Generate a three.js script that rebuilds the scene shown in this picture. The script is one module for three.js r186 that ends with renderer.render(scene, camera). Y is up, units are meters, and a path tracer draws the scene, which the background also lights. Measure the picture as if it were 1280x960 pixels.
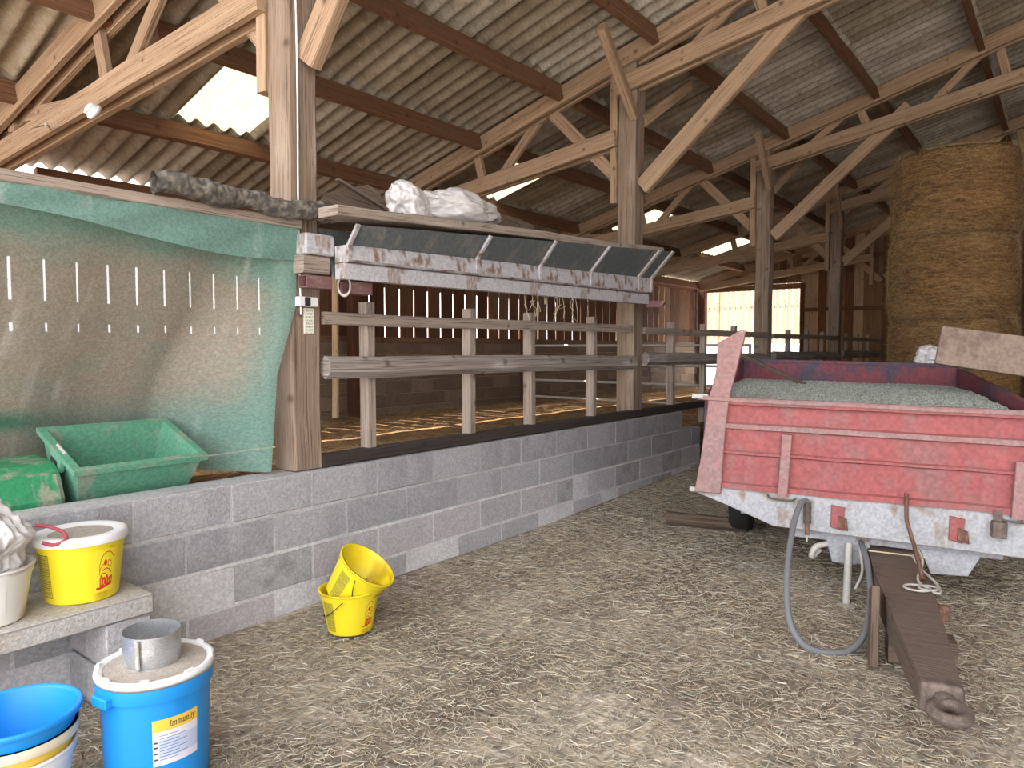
import * as THREE from 'three';
import { mergeGeometries, mergeVertices } from 'three/addons/utils/BufferGeometryUtils.js';
import { RoundedBoxGeometry } from 'three/addons/geometries/RoundedBoxGeometry.js';

// ------------------------------------------------------------------ camera, sky, sun, exposure
const scene = new THREE.Scene();
const camera = new THREE.PerspectiveCamera(2 * Math.atan(480 / 890) * 180 / Math.PI, 4 / 3, 0.05, 300);
const YAW = 38.2 * Math.PI / 180, PITCH = -2.9 * Math.PI / 180;
camera.position.set(0, 1.5, 0);
camera.lookAt(-Math.sin(YAW) * Math.cos(PITCH), 1.5 + Math.sin(PITCH), -Math.cos(YAW) * Math.cos(PITCH));
scene.add(camera);

const renderer = new THREE.WebGLRenderer({ antialias: true });
renderer.toneMapping = THREE.LinearToneMapping;
renderer.toneMappingExposure = 4.9;
renderer.shadowMap.enabled = true;

const SUN = new THREE.Vector3(-0.56, 0.82, 0.06).normalize();
scene.background = new THREE.Color().setRGB(0.98, 0.99, 1.02);
scene.backgroundIntensity = 1.0;
const sun = new THREE.DirectionalLight(0xfff5e8, 5);
sun.position.copy(SUN).multiplyScalar(40);
sun.castShadow = true;
Object.assign(sun.shadow.camera, { left: -30, right: 30, top: 30, bottom: -30, near: 1, far: 100 });
sun.shadow.mapSize.set(2048, 2048);
scene.add(sun);

// ------------------------------------------------------------------ helpers
function rng(seed) { let a = seed >>> 0; return () => { a = (a + 0x6D2B79F5) | 0; let t = Math.imul(a ^ (a >>> 15), 1 | a); t = (t + Math.imul(t ^ (t >>> 7), 61 | t)) ^ t; return ((t ^ (t >>> 14)) >>> 0) / 4294967296; }; }
const R0 = rng(7);
const V = (x, y, z) => new THREE.Vector3(x, y, z);
const clamp = (v, a = 0, b = 1) => Math.min(b, Math.max(a, v));
const smooth = (a, b, v) => { const t = clamp((v - a) / (b - a)); return t * t * (3 - 2 * t); };
const LAT = new Float32Array(65536); { const r = rng(99); for (let i = 0; i < 65536; i++) LAT[i] = r(); }
function vnoise(x, y, px, py, s) {   // periodic value noise
  const xi = Math.floor(x), yi = Math.floor(y), fx = x - xi, fy = y - yi;
  const ux = fx * fx * (3 - 2 * fx), uy = fy * fy * (3 - 2 * fy);
  const h = (i, j) => LAT[((((i % px) + px) % px) * 131 + (((j % py) + py) % py) * 7919 + s * 104729) & 65535];
  const a = h(xi, yi), b = h(xi + 1, yi), c = h(xi, yi + 1), d = h(xi + 1, yi + 1);
  return (a + (b - a) * ux) * (1 - uy) + (c + (d - c) * ux) * uy;
}
function fbm(u, v, nx, ny, oct, s) { let t = 0, a = 0.5, n = 0; for (let o = 0; o < oct; o++) { t += a * vnoise(u * nx, v * ny, nx, ny, s + o); n += a; a *= 0.5; nx *= 2; ny *= 2; } return t / n; }
function n3(x, y, z, s = 0) { return (vnoise(x + 31.7, y + 11.3, 4096, 4096, s) + vnoise(y + 5.1, z + 71.9, 4096, 4096, s + 3) + vnoise(z + 17.7, x + 3.3, 4096, 4096, s + 5)) / 3 - 0.5; }
function tex(w, h, fn, srgb = true) {
  const d = new Uint8Array(w * h * 4);
  for (let j = 0; j < h; j++) for (let i = 0; i < w; i++) {
    const c = fn(i / w, j / h), k = (j * w + i) * 4;
    d[k] = clamp(c[0], 0, 255); d[k + 1] = clamp(c[1], 0, 255); d[k + 2] = clamp(c[2], 0, 255); d[k + 3] = c[3] === undefined ? 255 : clamp(c[3], 0, 255);
  }
  const t = new THREE.DataTexture(d, w, h); t.wrapS = t.wrapT = THREE.RepeatWrapping; t.magFilter = THREE.LinearFilter; t.minFilter = THREE.LinearMipmapLinearFilter; t.generateMipmaps = true;
  if (srgb) t.colorSpace = THREE.SRGBColorSpace; t.needsUpdate = true; return t;
}
const mix3 = (a, b, t) => [a[0] + (b[0] - a[0]) * t, a[1] + (b[1] - a[1]) * t, a[2] + (b[2] - a[2]) * t];
function mat(o) { const m = (o.transmission !== undefined || o.clearcoat !== undefined) ? new THREE.MeshPhysicalMaterial(o) : new THREE.MeshStandardMaterial({ roughness: 0.9, ...o }); return m; }

// textures: wood (u along grain, 2 m x 0.5 m)
function woodTex(light, dark, stain, s, knots = 0.5) {
  const kn = []; const r = rng(s * 17 + 3); for (let i = 0; i < 7; i++) kn.push([r(), r(), 0.012 + r() * 0.02]);
  return tex(512, 256, (u, v) => {
    let warp = 0, kd = 0;
    for (const [a, b, c] of kn) { let du = Math.abs(u - a); du = Math.min(du, 1 - du); let dv = Math.abs(v - b); dv = Math.min(dv, 1 - dv); const q = Math.hypot(du * 2, dv * 0.5) / c; warp += Math.exp(-q * q * 0.3) * 0.03; kd = Math.max(kd, Math.exp(-q * q * 1.5)); }
    const g = fbm(u, v + warp, 3, 40, 4, s), f = fbm(u, v, 8, 128, 2, s + 9), p = fbm(u, v, 5, 4, 4, s + 20);
    let c = mix3(dark, light, clamp(0.1 + 1.1 * (0.55 * g + 0.45 * f)));
    c = mix3(c, stain, clamp((p - 0.5) * 3.2) * 0.7);
    if (f < 0.27) c = mix3(c, [25, 16, 10], 0.28);
    return mix3(c, [45, 26, 14], kd * knots);
  });
}
const bumpWood = tex(512, 256, (u, v) => { const g = 255 * (0.5 * fbm(u, v, 3, 40, 4, 4) + 0.5 * fbm(u, v, 8, 128, 2, 13)); return [g, g, g]; }, false);
function woodMat(light, dark, stain, s, o = {}) {
  const t = woodTex(light, dark, stain, s); t.repeat.set(0.5, 2); const b = bumpWood.clone(); b.repeat.set(0.5, 2); b.needsUpdate = true;
  return mat({ map: t, bumpMap: b, bumpScale: 0.004, roughness: 0.92, ...o });
}
const M = {};
M.truss = woodMat([190, 162, 134], [132, 105, 82], [158, 131, 107], 1);
M.post = woodMat([158, 138, 120], [96, 78, 64], [166, 150, 136], 2);
M.purlin = woodMat([146, 104, 76], [88, 58, 40], [118, 88, 66], 3);
M.plank = woodMat([152, 116, 88], [88, 62, 44], [120, 94, 74], 5);
M.plankB = M.plank.clone(); M.plankB.color.set(0xd8c4b4);
M.plankC = M.plank.clone(); M.plankC.color.set(0xb89a88);
M.grey = woodMat([176, 162, 150], [112, 98, 88], [150, 132, 118], 6);
M.greyD = M.grey.clone(); M.greyD.color.set(0xb5aaa0);
M.rail = woodMat([178, 170, 164], [84, 72, 64], [204, 200, 198], 7);
M.black = woodMat([74, 64, 58], [38, 32, 30], [58, 50, 46], 8);
M.pale = woodMat([226, 196, 158], [176, 140, 100], [214, 190, 160], 10);
M.darkwood = woodMat([124, 106, 94], [72, 58, 50], [104, 90, 80], 11);
const grain = tex(512, 512, (u, v) => { const f = 150 + 105 * (0.6 * fbm(u, v, 64, 64, 3, 2) + 0.4 * fbm(u, v, 6, 6, 4, 5)); return [f, f, f]; });
const grainB = tex(256, 256, (u, v) => { const f = 255 * fbm(u, v, 48, 48, 3, 8); return [f, f, f]; }, false);
function concrete(hex, patch, s, amt = 0.6) {
  const c0 = new THREE.Color(hex), c1 = new THREE.Color(patch), A = [c0.r, c0.g, c0.b].map(linToS), B = [c1.r, c1.g, c1.b].map(linToS);
  const t = tex(256, 256, (u, v) => { const p = fbm(u, v, 4, 4, 4, s), f = fbm(u, v, 60, 60, 2, s + 4); const c = mix3(A, B, clamp((p - 0.47) * 5) * amt); const k = 0.88 + 0.24 * f; return c.map((q) => q * k); });
  t.repeat.set(1.7, 1.7); const b = grainB.clone(); b.repeat.set(3, 3); b.needsUpdate = true;
  return mat({ map: t, bumpMap: b, bumpScale: 0.003, roughness: 0.95 });
}
function linToS(c) { return 255 * (c <= 0.0031308 ? 12.92 * c : 1.055 * Math.pow(c, 1 / 2.4) - 0.055); }
M.blk = [concrete('#a3a3a7', '#919095', 31), concrete('#aaaaae', '#9b9a9e', 32), concrete('#9d9da1', '#a8a6aa', 33)];
M.blkW = [concrete('#b8b6b9', '#c4c1c4', 34), concrete('#b2b0b3', '#a5a4a6', 35), concrete('#bab5b8', '#aeabae', 36), concrete('#acabad', '#918f91', 37, 0.8)];
M.blkBack = [concrete('#85705f', '#776352', 38), concrete('#8f7a68', '#7c6858', 39), concrete('#7b6757', '#8b7562', 40)];
M.mortar = concrete('#bab8ba', '#a3a1a3', 41);
M.mortarW = concrete('#d2d0d2', '#c2bfc2', 42);
M.mortarBack = concrete('#a89685', '#8f7d6d', 43);
M.bench = concrete('#b5b0ac', '#a89c8c', 44);
M.dustyTop = concrete('#b4aaa0', '#a2968a', 45);
function metalPaint(hex, rust, s, amt, rough = 0.6, scale = 1, th = 0.52) {
  const c0 = new THREE.Color(hex), c1 = new THREE.Color(rust), A = [c0.r, c0.g, c0.b].map(linToS), B = [c1.r, c1.g, c1.b].map(linToS);
  const t = tex(512, 512, (u, v) => { const p = fbm(u, v, 5, 5, 5, s), q = fbm(u, v, 24, 10, 3, s + 7), f = fbm(u, v, 70, 70, 2, s + 3); let c = mix3(A, B, clamp((p * 0.65 + q * 0.35 - th) * 7) * amt); const k = 0.88 + 0.24 * f; return c.map((x) => x * k); });
  t.repeat.set(scale, scale); return mat({ map: t, roughness: rough });
}
M.red = metalPaint('#9d5656', '#8f6766', 51, 0.75, 0.7, 0.8, 0.5);
M.redDusty = metalPaint('#9f7876', '#967e7c', 52, 0.7, 0.8, 0.9, 0.48);
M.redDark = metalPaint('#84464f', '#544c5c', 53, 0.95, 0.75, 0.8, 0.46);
M.whiteMetal = metalPaint('#a8a9ae', '#866f5c', 54, 0.8, 0.7, 1.2, 0.56);
M.troughPale = metalPaint('#b9b7bc', '#7a6252', 55, 0.9, 0.75, 1.4, 0.53);
M.troughDark = metalPaint('#5f6669', '#7d7b74', 56, 0.8, 0.75, 1.2, 0.5);
M.rust = metalPaint('#6b4a3c', '#8d6e5c', 57, 0.8, 0.85, 2);
M.iron = metalPaint('#5a4e48', '#7a6a60', 58, 0.7, 0.7, 2);
M.galv = metalPaint('#b7b4ae', '#9a9186', 59, 0.6, 0.5, 2);
M.oxide = metalPaint('#7d5a5a', '#9a8078', 60, 0.8, 0.8, 2);
M.brownBoard = metalPaint('#8d7a6e', '#746258', 61, 0.8, 0.9, 1);
M.rubber = mat({ color: 0x74777b, roughness: 0.7 });
M.tyre = mat({ color: 0x2b2a2a, roughness: 0.9 });
M.white = mat({ color: 0xe6e6e8, roughness: 0.5 });
M.wire = mat({ color: 0x4a443e, roughness: 0.6 });

function tagged(o, label, category, group, kind) { o.userData.label = label; o.userData.category = category; if (group) o.userData.group = group; if (kind) o.userData.kind = kind; return o; }
const used = {};
function numbered(n) { used[n] = (used[n] || 0) + 1; return used[n] === 1 ? n : n + '_' + String(used[n] - 1).padStart(3, '0'); }
function thing(name, label, category, group, pos) { const g = new THREE.Group(); g.name = numbered(name); if (pos) g.position.set(...pos); scene.add(g); return tagged(g, label, category, group); }
function struct(name) { const g = new THREE.Group(); g.name = name; g.userData.kind = 'structure'; scene.add(g); return g; }
function part(name, geo, m, parent, pos, rot) { const o = new THREE.Mesh(geo, m); o.name = name; o.castShadow = o.receiveShadow = true; if (pos) o.position.set(...pos); if (rot) o.rotation.set(...rot); (parent || scene).add(o); return o; }
function beamGeo(L, h, t, o = {}) {
  const r = rng(o.seed ?? Math.floor(R0() * 1e9)), ch = o.ch ?? Math.min(h, t) * 0.1, seg = o.seg ?? Math.max(1, Math.round(L / 0.5)), wob = o.wob ?? 0.004;
  const H = h / 2, T = t / 2, prof = [[H, -T + ch], [H, T - ch], [H - ch, T], [-H + ch, T], [-H, T - ch], [-H, -T + ch], [-H + ch, -T], [H - ch, -T]];
  const per = [0]; for (let j = 0; j < 8; j++) { const a = prof[j], b = prof[(j + 1) % 8]; per.push(per[j] + Math.hypot(a[0] - b[0], a[1] - b[1])); }
  const u0 = r() * 10, v0 = r() * 10, rings = [];
  for (let i = 0; i <= seg; i++) { const dy = wob * (r() * 2 - 1), dz = wob * (r() * 2 - 1), sc = (o.taper ? 1 + (o.taper - 1) * i / seg : 1) * (1 + wob * 4 * (r() - 0.5)); rings.push(prof.map(([y, z]) => [-L / 2 + L * i / seg, y * sc + dy, z * sc + dz])); }
  const p = [], uv = [], tri = (a, b, c, ua, ub, uc) => { p.push(...a, ...b, ...c); uv.push(...ua, ...ub, ...uc); };
  for (let i = 0; i < seg; i++) for (let j = 0; j < 8; j++) {
    const a = rings[i][j], b = rings[i][(j + 1) % 8], c = rings[i + 1][(j + 1) % 8], d = rings[i + 1][j];
    const ua = [u0 + a[0], v0 + per[j]], ub = [u0 + b[0], v0 + per[j + 1]], uc = [u0 + c[0], v0 + per[j + 1]], ud = [u0 + d[0], v0 + per[j]];
    tri(a, b, c, ua, ub, uc); tri(a, c, d, ua, uc, ud);
  }
  for (const e of [0, seg]) for (let j = 1; j < 7; j++) { const q = rings[e], f = (k) => [u0 + q[k][2], v0 + q[k][1]]; if (e) tri(q[0], q[j], q[j + 1], f(0), f(j), f(j + 1)); else tri(q[0], q[j + 1], q[j], f(0), f(j + 1), f(j)); }
  const g = new THREE.BufferGeometry(); g.setAttribute('position', new THREE.Float32BufferAttribute(p, 3)); g.setAttribute('uv', new THREE.Float32BufferAttribute(uv, 2)); g.computeVertexNormals(); return g;
}
function orient(o, p0, p1, up) {
  const x = p1.clone().sub(p0).normalize(); up = up || (Math.abs(x.y) > 0.95 ? V(1, 0, 0) : V(0, 1, 0));
  const y = up.clone().addScaledVector(x, -up.dot(x)).normalize(), z = x.clone().cross(y);
  o.quaternion.setFromRotationMatrix(new THREE.Matrix4().makeBasis(x, y, z)); o.position.copy(p0).add(p1).multiplyScalar(0.5); return o;
}
function bar(name, p0, p1, h, t, m, parent, o = {}) { const a = V(...p0), b = V(...p1); return orient(part(name, beamGeo(a.distanceTo(b), h, t, o), m, parent), a, b, o.up && V(...o.up)); }
function tube(name, pts, r, m, parent, o = {}) { const c = new THREE.CatmullRomCurve3(pts.map((q) => V(...q)), false, 'catmullrom', o.tension ?? 0.5); return part(name, new THREE.TubeGeometry(c, o.seg ?? pts.length * 6, r, o.sides ?? 8, false), m, parent); }
function lathe(name, pts, m, parent, pos, seg = 48) { return part(name, new THREE.LatheGeometry(pts.map(([r, y]) => new THREE.Vector2(r, y)), seg), m, parent, pos); }
function extr(name, pts, d, m, parent, pos, rot, bevel = 0.004) {
  const s = new THREE.Shape(pts.map(([x, y]) => new THREE.Vector2(x, y)));
  const g = new THREE.ExtrudeGeometry(s, { depth: d, bevelEnabled: bevel > 0, bevelSize: bevel, bevelThickness: bevel, bevelSegments: 1, steps: 1 });
  return part(name, g, m, parent, pos, rot);
}
function box(w, h, d, r = 0.006) { return new RoundedBoxGeometry(w, h, d, 1, Math.min(r, w / 3, h / 3, d / 3)); }
function boxUV(w, h, d, r) { const g = box(w, h, d, r), p = g.attributes.position, n = g.attributes.normal, uv = g.attributes.uv; for (let i = 0; i < p.count; i++) { const ax = Math.abs(n.getX(i)), ay = Math.abs(n.getY(i)), az = Math.abs(n.getZ(i)); if (ax > ay && ax > az) uv.setXY(i, p.getZ(i), p.getY(i)); else if (ay > az) uv.setXY(i, p.getX(i), p.getZ(i)); else uv.setXY(i, p.getX(i), p.getY(i)); } return g; }
function loft(sections, closed = true) { // sections: arrays of [x,y,z] of equal length; capped when closed
  const n = sections[0].length, p = [], uv = [], idx = [], acc = []; let u = 0;
  const g = new THREE.BufferGeometry(), tri = (a, b, c) => p.push(...a, ...b, ...c), q = closed ? n : n - 1;
  for (let i = 0; i < sections.length - 1; i++) for (let j = 0; j < q; j++) { const A = sections[i], B = sections[i + 1], k = (j + 1) % n; tri(A[j], A[k], B[k]); tri(A[j], B[k], B[j]); }
  if (closed) for (const S of [sections[0], sections[sections.length - 1]]) { const pts = S.map((s) => new THREE.Vector2(Math.abs(S[0][2] - S[2][2]) < 1e-6 && Math.abs(S[0][2] - S[1][2]) < 1e-6 ? s[0] : s[2], s[1])); for (const f of THREE.ShapeUtils.triangulateShape(pts, [])) tri(S[f[0]], S[f[1]], S[f[2]]); }
  g.setAttribute('position', new THREE.Float32BufferAttribute(p, 3)); g.computeVertexNormals(); planarUV(g); return g;
}
function planarUV(g) { const p = g.attributes.position, n = g.attributes.normal, uv = new Float32Array(p.count * 2); for (let i = 0; i < p.count; i++) { const ax = Math.abs(n.getX(i)), ay = Math.abs(n.getY(i)), az = Math.abs(n.getZ(i)); if (ax >= ay && ax >= az) { uv[2 * i] = p.getZ(i); uv[2 * i + 1] = p.getY(i); } else if (ay >= az) { uv[2 * i] = p.getX(i); uv[2 * i + 1] = p.getZ(i); } else { uv[2 * i] = p.getX(i); uv[2 * i + 1] = p.getY(i); } } g.setAttribute('uv', new THREE.BufferAttribute(uv, 2)); return g; }

// straw strand used by every instanced litter: unit length along x, bent
function strandGeo(bend, w) {
  const c = [], n = 3; for (let i = 0; i <= n; i++) { const t = i / n; c.push([t - 0.5, bend * Math.sin(t * Math.PI), bend * 0.6 * Math.sin(t * 5)]); }
  const ring = (q, k) => [[q[0], q[1] + w * k, q[2]], [q[0], q[1] - w * 0.5 * k, q[2] + w * k], [q[0], q[1] - w * 0.5 * k, q[2] - w * k]];
  const g = loft(c.map((q, i) => ring(q, i === 0 || i === n ? 0.6 : 1)), true); return g;
}
const strands = [strandGeo(0.025, 0.010), strandGeo(0.11, 0.008), strandGeo(0.0, 0.014)];
const strawMat = mat({ color: 0xffffff, roughness: 0.85 });
function strawField(name, parent, count, seed, place, palette, k = 0) {   // place(r) -> {p, yaw, tilt, len, thick}
  const r = rng(seed), im = new THREE.InstancedMesh(strands[k], strawMat, count), d = new THREE.Object3D(), c = new THREE.Color(); im.name = name; im.castShadow = im.receiveShadow = true; im.userData.kind = 'stuff';
  d.rotation.order = 'YZX';
  for (let i = 0; i < count; i++) { const s = place(r); d.position.set(...s.p); d.rotation.set(r() * 6.28, s.yaw, s.tilt); d.scale.set(s.len, s.len * (s.thick ?? 1), s.len * (s.thick ?? 1)); d.updateMatrix(); im.setMatrixAt(i, d.matrix); const q = palette[Math.floor(r() * palette.length)], b = 0.75 + 0.5 * r(); c.setRGB(q[0] * b, q[1] * b, q[2] * b); im.setColorAt(i, c); }
  parent.add(im); return im;
}

// ------------------------------------------------------------------ setting: grounds
const floorH = (x, z) => 0.02 * n3(x * 1.1, 0, z * 1.1) + 0.012 * n3(x * 4, 1, z * 4) + 0.10 * smooth(-4.2, -8, z) * smooth(-1.6, -3.2, x) - 0.0;
const floorTex = tex(1024, 1024, (u, v) => {
  const a = fbm(u, v, 5, 5, 5, 61), b = fbm(u, v, 120, 30, 2, 64), b2 = fbm(u, v, 30, 120, 2, 66), c = fbm(u, v, 12, 12, 4, 69);
  let k = mix3([132, 119, 106], [174, 163, 150], clamp((a - 0.3) * 2.2)); k = mix3(k, [146, 140, 122], clamp((c - 0.5) * 4) * 0.6);
  const f = 0.6 + 0.8 * Math.max(b, b2) * (0.7 + 0.3 * a); return k.map((q) => q * f);
});
floorTex.repeat.set(1 / 2.5, 1 / 2.5);
const floorBump = tex(512, 512, (u, v) => { const f = 255 * Math.max(fbm(u, v, 90, 24, 3, 71), fbm(u, v, 24, 90, 3, 73)); return [f, f, f]; }, false); floorBump.repeat.set(0.5, 0.5);
function gridGeo(x0, x1, z0, z1, nx, nz, hf) {
  const p = [], uv = [], ix = []; for (let j = 0; j <= nz; j++) for (let i = 0; i <= nx; i++) { const x = x0 + (x1 - x0) * i / nx, z = z0 + (z1 - z0) * j / nz; p.push(x, hf(x, z), z); uv.push(x, z); }
  for (let j = 0; j < nz; j++) for (let i = 0; i < nx; i++) { const a = j * (nx + 1) + i, b = a + 1, c = a + nx + 1, d = c + 1; ix.push(a, c, b, b, c, d); }
  const g = new THREE.BufferGeometry(); g.setAttribute('position', new THREE.Float32BufferAttribute(p, 3)); g.setAttribute('uv', new THREE.Float32BufferAttribute(uv, 2)); g.setIndex(ix); g.computeVertexNormals(); return g;
}
const floorG = struct('floor');
part('trodden_straw_floor', gridGeo(-3.6, 10.5, -18.6, 2.6, 110, 160, floorH), mat({ map: floorTex, bumpMap: floorBump, bumpScale: 0.02, roughness: 1 }), floorG);
const strawPal = [[0.48, 0.40, 0.29], [0.40, 0.34, 0.26], [0.54, 0.48, 0.37], [0.33, 0.27, 0.20], [0.37, 0.36, 0.29], [0.60, 0.55, 0.44], [0.27, 0.21, 0.15], [0.46, 0.36, 0.22], [0.60, 0.56, 0.46]];
for (let k = 0; k < 3; k++) strawField('loose_straw', floorG, [68000, 12000, 15000][k], 500 + k, (r) => {
  const q = Math.sqrt(r()), ang = r();                                        // denser towards the entrance
  let z = -0.9 - 8.2 * Math.pow(r(), 1.25), x = -3.4 + (4.6) * r();
  const near = z > -3.5; const L = 0.024 + 0.065 * r() * r() + (k === 2 ? 0.015 : 0);
  return { p: [x, floorH(x, z) + 0.004 + 0.010 * r(), z], yaw: r() * 6.28, tilt: (r() - 0.5) * 0.35, len: L * (near ? 1 : 1.25), thick: 0.0024 / L / 0.010 * 0.5 * (0.6 + 0.8 * r()) };
}, strawPal, k);
const yard = struct('ground_outside');
part('gravel_yard', gridGeo(-60, 60, -80, 60, 4, 4, () => -0.06), mat({ map: (() => { const t = grain.clone(); t.repeat.set(0.5, 0.5); t.needsUpdate = true; return t; })(), color: 0xcac6bf, roughness: 1 }), yard);

const litterH = (x, z) => 0.50 + 0.05 * n3(x * 1.5, 2, z * 1.5) + 0.03 * n3(x * 5, 3, z * 5) + 0.24 * smooth(-5.4, -3.9, x) * smooth(-7.5, -3.5, z);
const litter = struct('floor_pen');
const litterTex = tex(512, 512, (u, v) => { const a = fbm(u, v, 5, 5, 4, 81), b = fbm(u, v, 50, 50, 2, 84); return mix3([84, 58, 36], [176, 132, 78], clamp((a * 0.6 + b * 0.4 - 0.25) * 1.8)); }); litterTex.repeat.set(0.5, 0.5);
part('straw_bedding', gridGeo(-8.1, -3.66, -18.6, 2.4, 40, 120, litterH), mat({ map: litterTex, bumpMap: floorBump, bumpScale: 0.04, roughness: 1 }), litter);
strawField('bedding_straw', litter, 26000, 611, (r) => { const z = -2.2 - 14 * Math.pow(r(), 1.3), x = -8.0 + 4.3 * r(); const L = 0.06 + 0.12 * r(); return { p: [x, litterH(x, z) + 0.01 + 0.03 * r(), z], yaw: r() * 6.28, tilt: (r() - 0.5) * 0.9, len: L, thick: 0.35 }; }, [[0.58, 0.40, 0.18], [0.44, 0.29, 0.13], [0.30, 0.20, 0.10], [0.70, 0.54, 0.28]], 1);

// ------------------------------------------------------------------ setting: feed wall of blocks
const wallF = struct('wall_feed');
{
  const blockG = [0, 1, 2].map((k) => { const g = beamGeo(0.483, 0.200, 0.2, { seed: 900 + k, seg: 2, wob: 0.0012, ch: 0.006 }); g.rotateY(Math.PI / 2); return g; });
  const halfG = beamGeo(0.234, 0.200, 0.2, { seed: 910, seg: 1, wob: 0.001, ch: 0.006 }); halfG.rotateY(Math.PI / 2);
  const r = rng(21), tops = [0.785, 0.57, 0.355, 0.14];
  tops.forEach((ty, c) => {
    const zEnd = c === 0 ? -7.5 : -8.0; let z = c % 2 ? 1.75 : 2.0;
    while (z > zEnd + 0.01) {
      const half = z - 0.5 < zEnd - 0.01, len = half ? 0.25 : 0.5;
      const ms = c < 2 ? M.blk : M.blkW, m = ms[Math.floor(r() * ms.length)];   // the two lower courses are limewashed
      const b = part('block', half ? halfG : blockG[Math.floor(r() * 3)], m, wallF, [-3.55 + (r() - 0.5) * 0.006, ty - 0.1075 + 0.003, z - len / 2]); b.rotation.x = (r() - 0.5) * 0.006; z -= len;
    }
  });
  part('mortar', boxUV(0.190, 0.425, 9.5, 0.002), M.mortar, wallF, [-3.55, 0.57, -2.75]);
  part('mortar', boxUV(0.196, 0.48, 9.99, 0.002), M.mortarW, wallF, [-3.55, 0.122, -2.99]);
  part('mortar', boxUV(0.2, 0.022, 9.98, 0.003), M.mortarW, wallF, [-3.548, 0.3585, -2.99]);
}
// back wall: blocks below, spaced upright boards above
const wallB = struct('wall_back');
{
  const bg = [0, 1].map((k) => { const g = beamGeo(0.49, 0.192, 0.18, { seed: 930 + k, seg: 1, wob: 0.001, ch: 0.006 }); g.rotateY(Math.PI / 2); return g; }), r = rng(22);
  for (let c = 0; c < 7; c++) for (let k = 0; k < 38; k++) { const z = 0.25 + (c % 2 ? 0.25 : 0) - k * 0.5; if (z < -18.5) continue; part('block', bg[k % 2], M.blkBack[Math.floor(r() * 3)], wallB, [-8.2 + (r() - 0.5) * 0.004, 0.3 + c * 0.2, z]); }
  part('mortar', boxUV(0.165, 1.62, 19.4, 0.002), M.mortarBack, wallB, [-8.2, 0.79, -9.1]);
  const pg = [0, 1, 2].map((k) => { const g = beamGeo(1.56, 0.272, 0.024, { seed: 940 + k, seg: 3, wob: 0.0025, ch: 0.003 }); g.rotateZ(Math.PI / 2); g.rotateX(0); g.rotateY(Math.PI / 2); return g; });
  const pm = [M.plank, M.plankB, M.plankC];
  for (let k = 0; k < 64; k++) { const z = 0.4 - k * 0.3; if (z < -18.5) break; const b = part('board', pg[Math.floor(r() * 3)], pm[Math.floor(r() * 3)], wallB, [-8.14 + (r() - 0.5) * 0.008, 2.36, z]); b.rotation.x = (r() - 0.5) * 0.008; b.scale.z = 1.0 + 0.05 * (r() - 0.6); }
  bar('girt', [-8.105, 1.62, 0.6], [-8.105, 1.62, -18.5], 0.09, 0.03, M.plank, wallB, { seg: 30 });
  bar('girt', [-8.175, 2.45, 0.6], [-8.175, 2.45, -18.5], 0.09, 0.04, M.plankC, wallB, { seg: 30 });
  for (const [y, h] of [[2.50, 0.235], [2.735, 0.236], [2.96, 0.22], [1.86, 0.22]]) bar('inner_board', [-8.11, y, 0.6], [-8.11, y, -5.2], h, 0.022, M.plankB, wallB, { seg: 10 });
  bar('wall_plate', [-8.14, 3.08, 0.6], [-8.14, 3.08, -18.5], 0.1, 0.06, M.plankC, wallB, { seg: 30 });
}
// ------------------------------------------------------------------ roof
const SL = 0.28, PA = Math.atan(SL), PY = (x) => 3.2 + SL * (x + 8), CA = Math.cos(PA), SA = Math.sin(PA);
const PX = [-8.0, -6.76, -5.52, -4.38, -3.28, -2.14, -1.0, 0.14, 1.15];
const RIDGE = 1.2, CW = 0.804, WV = 0.804 / 4.5;
const ceiling = struct('ceiling');
const fibro = (() => {
  const t = tex(1024, 1024, (u, v) => {
    const a = fbm(u, v, 4, 4, 5, 91), b = fbm(u, v, 90, 90, 3, 94), c = fbm(u, v, 18, 30, 3, 97), d = fbm(u, v, 6, 40, 3, 99);
    let k = mix3([154, 146, 134], [204, 199, 189], clamp((a - 0.25) * 2)); k = mix3(k, [140, 128, 114], clamp((c - 0.55) * 4) * 0.45); k = mix3(k, [216, 212, 202], clamp((b - 0.55) * 4) * 0.35); k = mix3(k, [124, 108, 92], clamp((0.44 - b) * 4) * 0.3); return mix3(k, [166, 150, 132], clamp((d - 0.55) * 4) * 0.35);
  }); t.repeat.set(0.6, 0.6); return t;
})();
const roofMats = [0xffffff, 0xeee8e0, 0xdad2c8].map((c) => mat({ map: fibro, color: c, roughness: 0.95, bumpMap: (() => { const b = grainB.clone(); b.repeat.set(2, 2); b.needsUpdate = true; return b; })(), bumpScale: 0.004 }));
M.skylight = new THREE.MeshPhysicalMaterial({ color: 0xd2ccb0, transmission: 0.36, roughness: 1, thickness: 0, map: tex(128, 128, (u, v) => { const f = 205 + 50 * fbm(u, v, 12, 12, 3, 44); return [f, f, f * 0.97]; }) });
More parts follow.
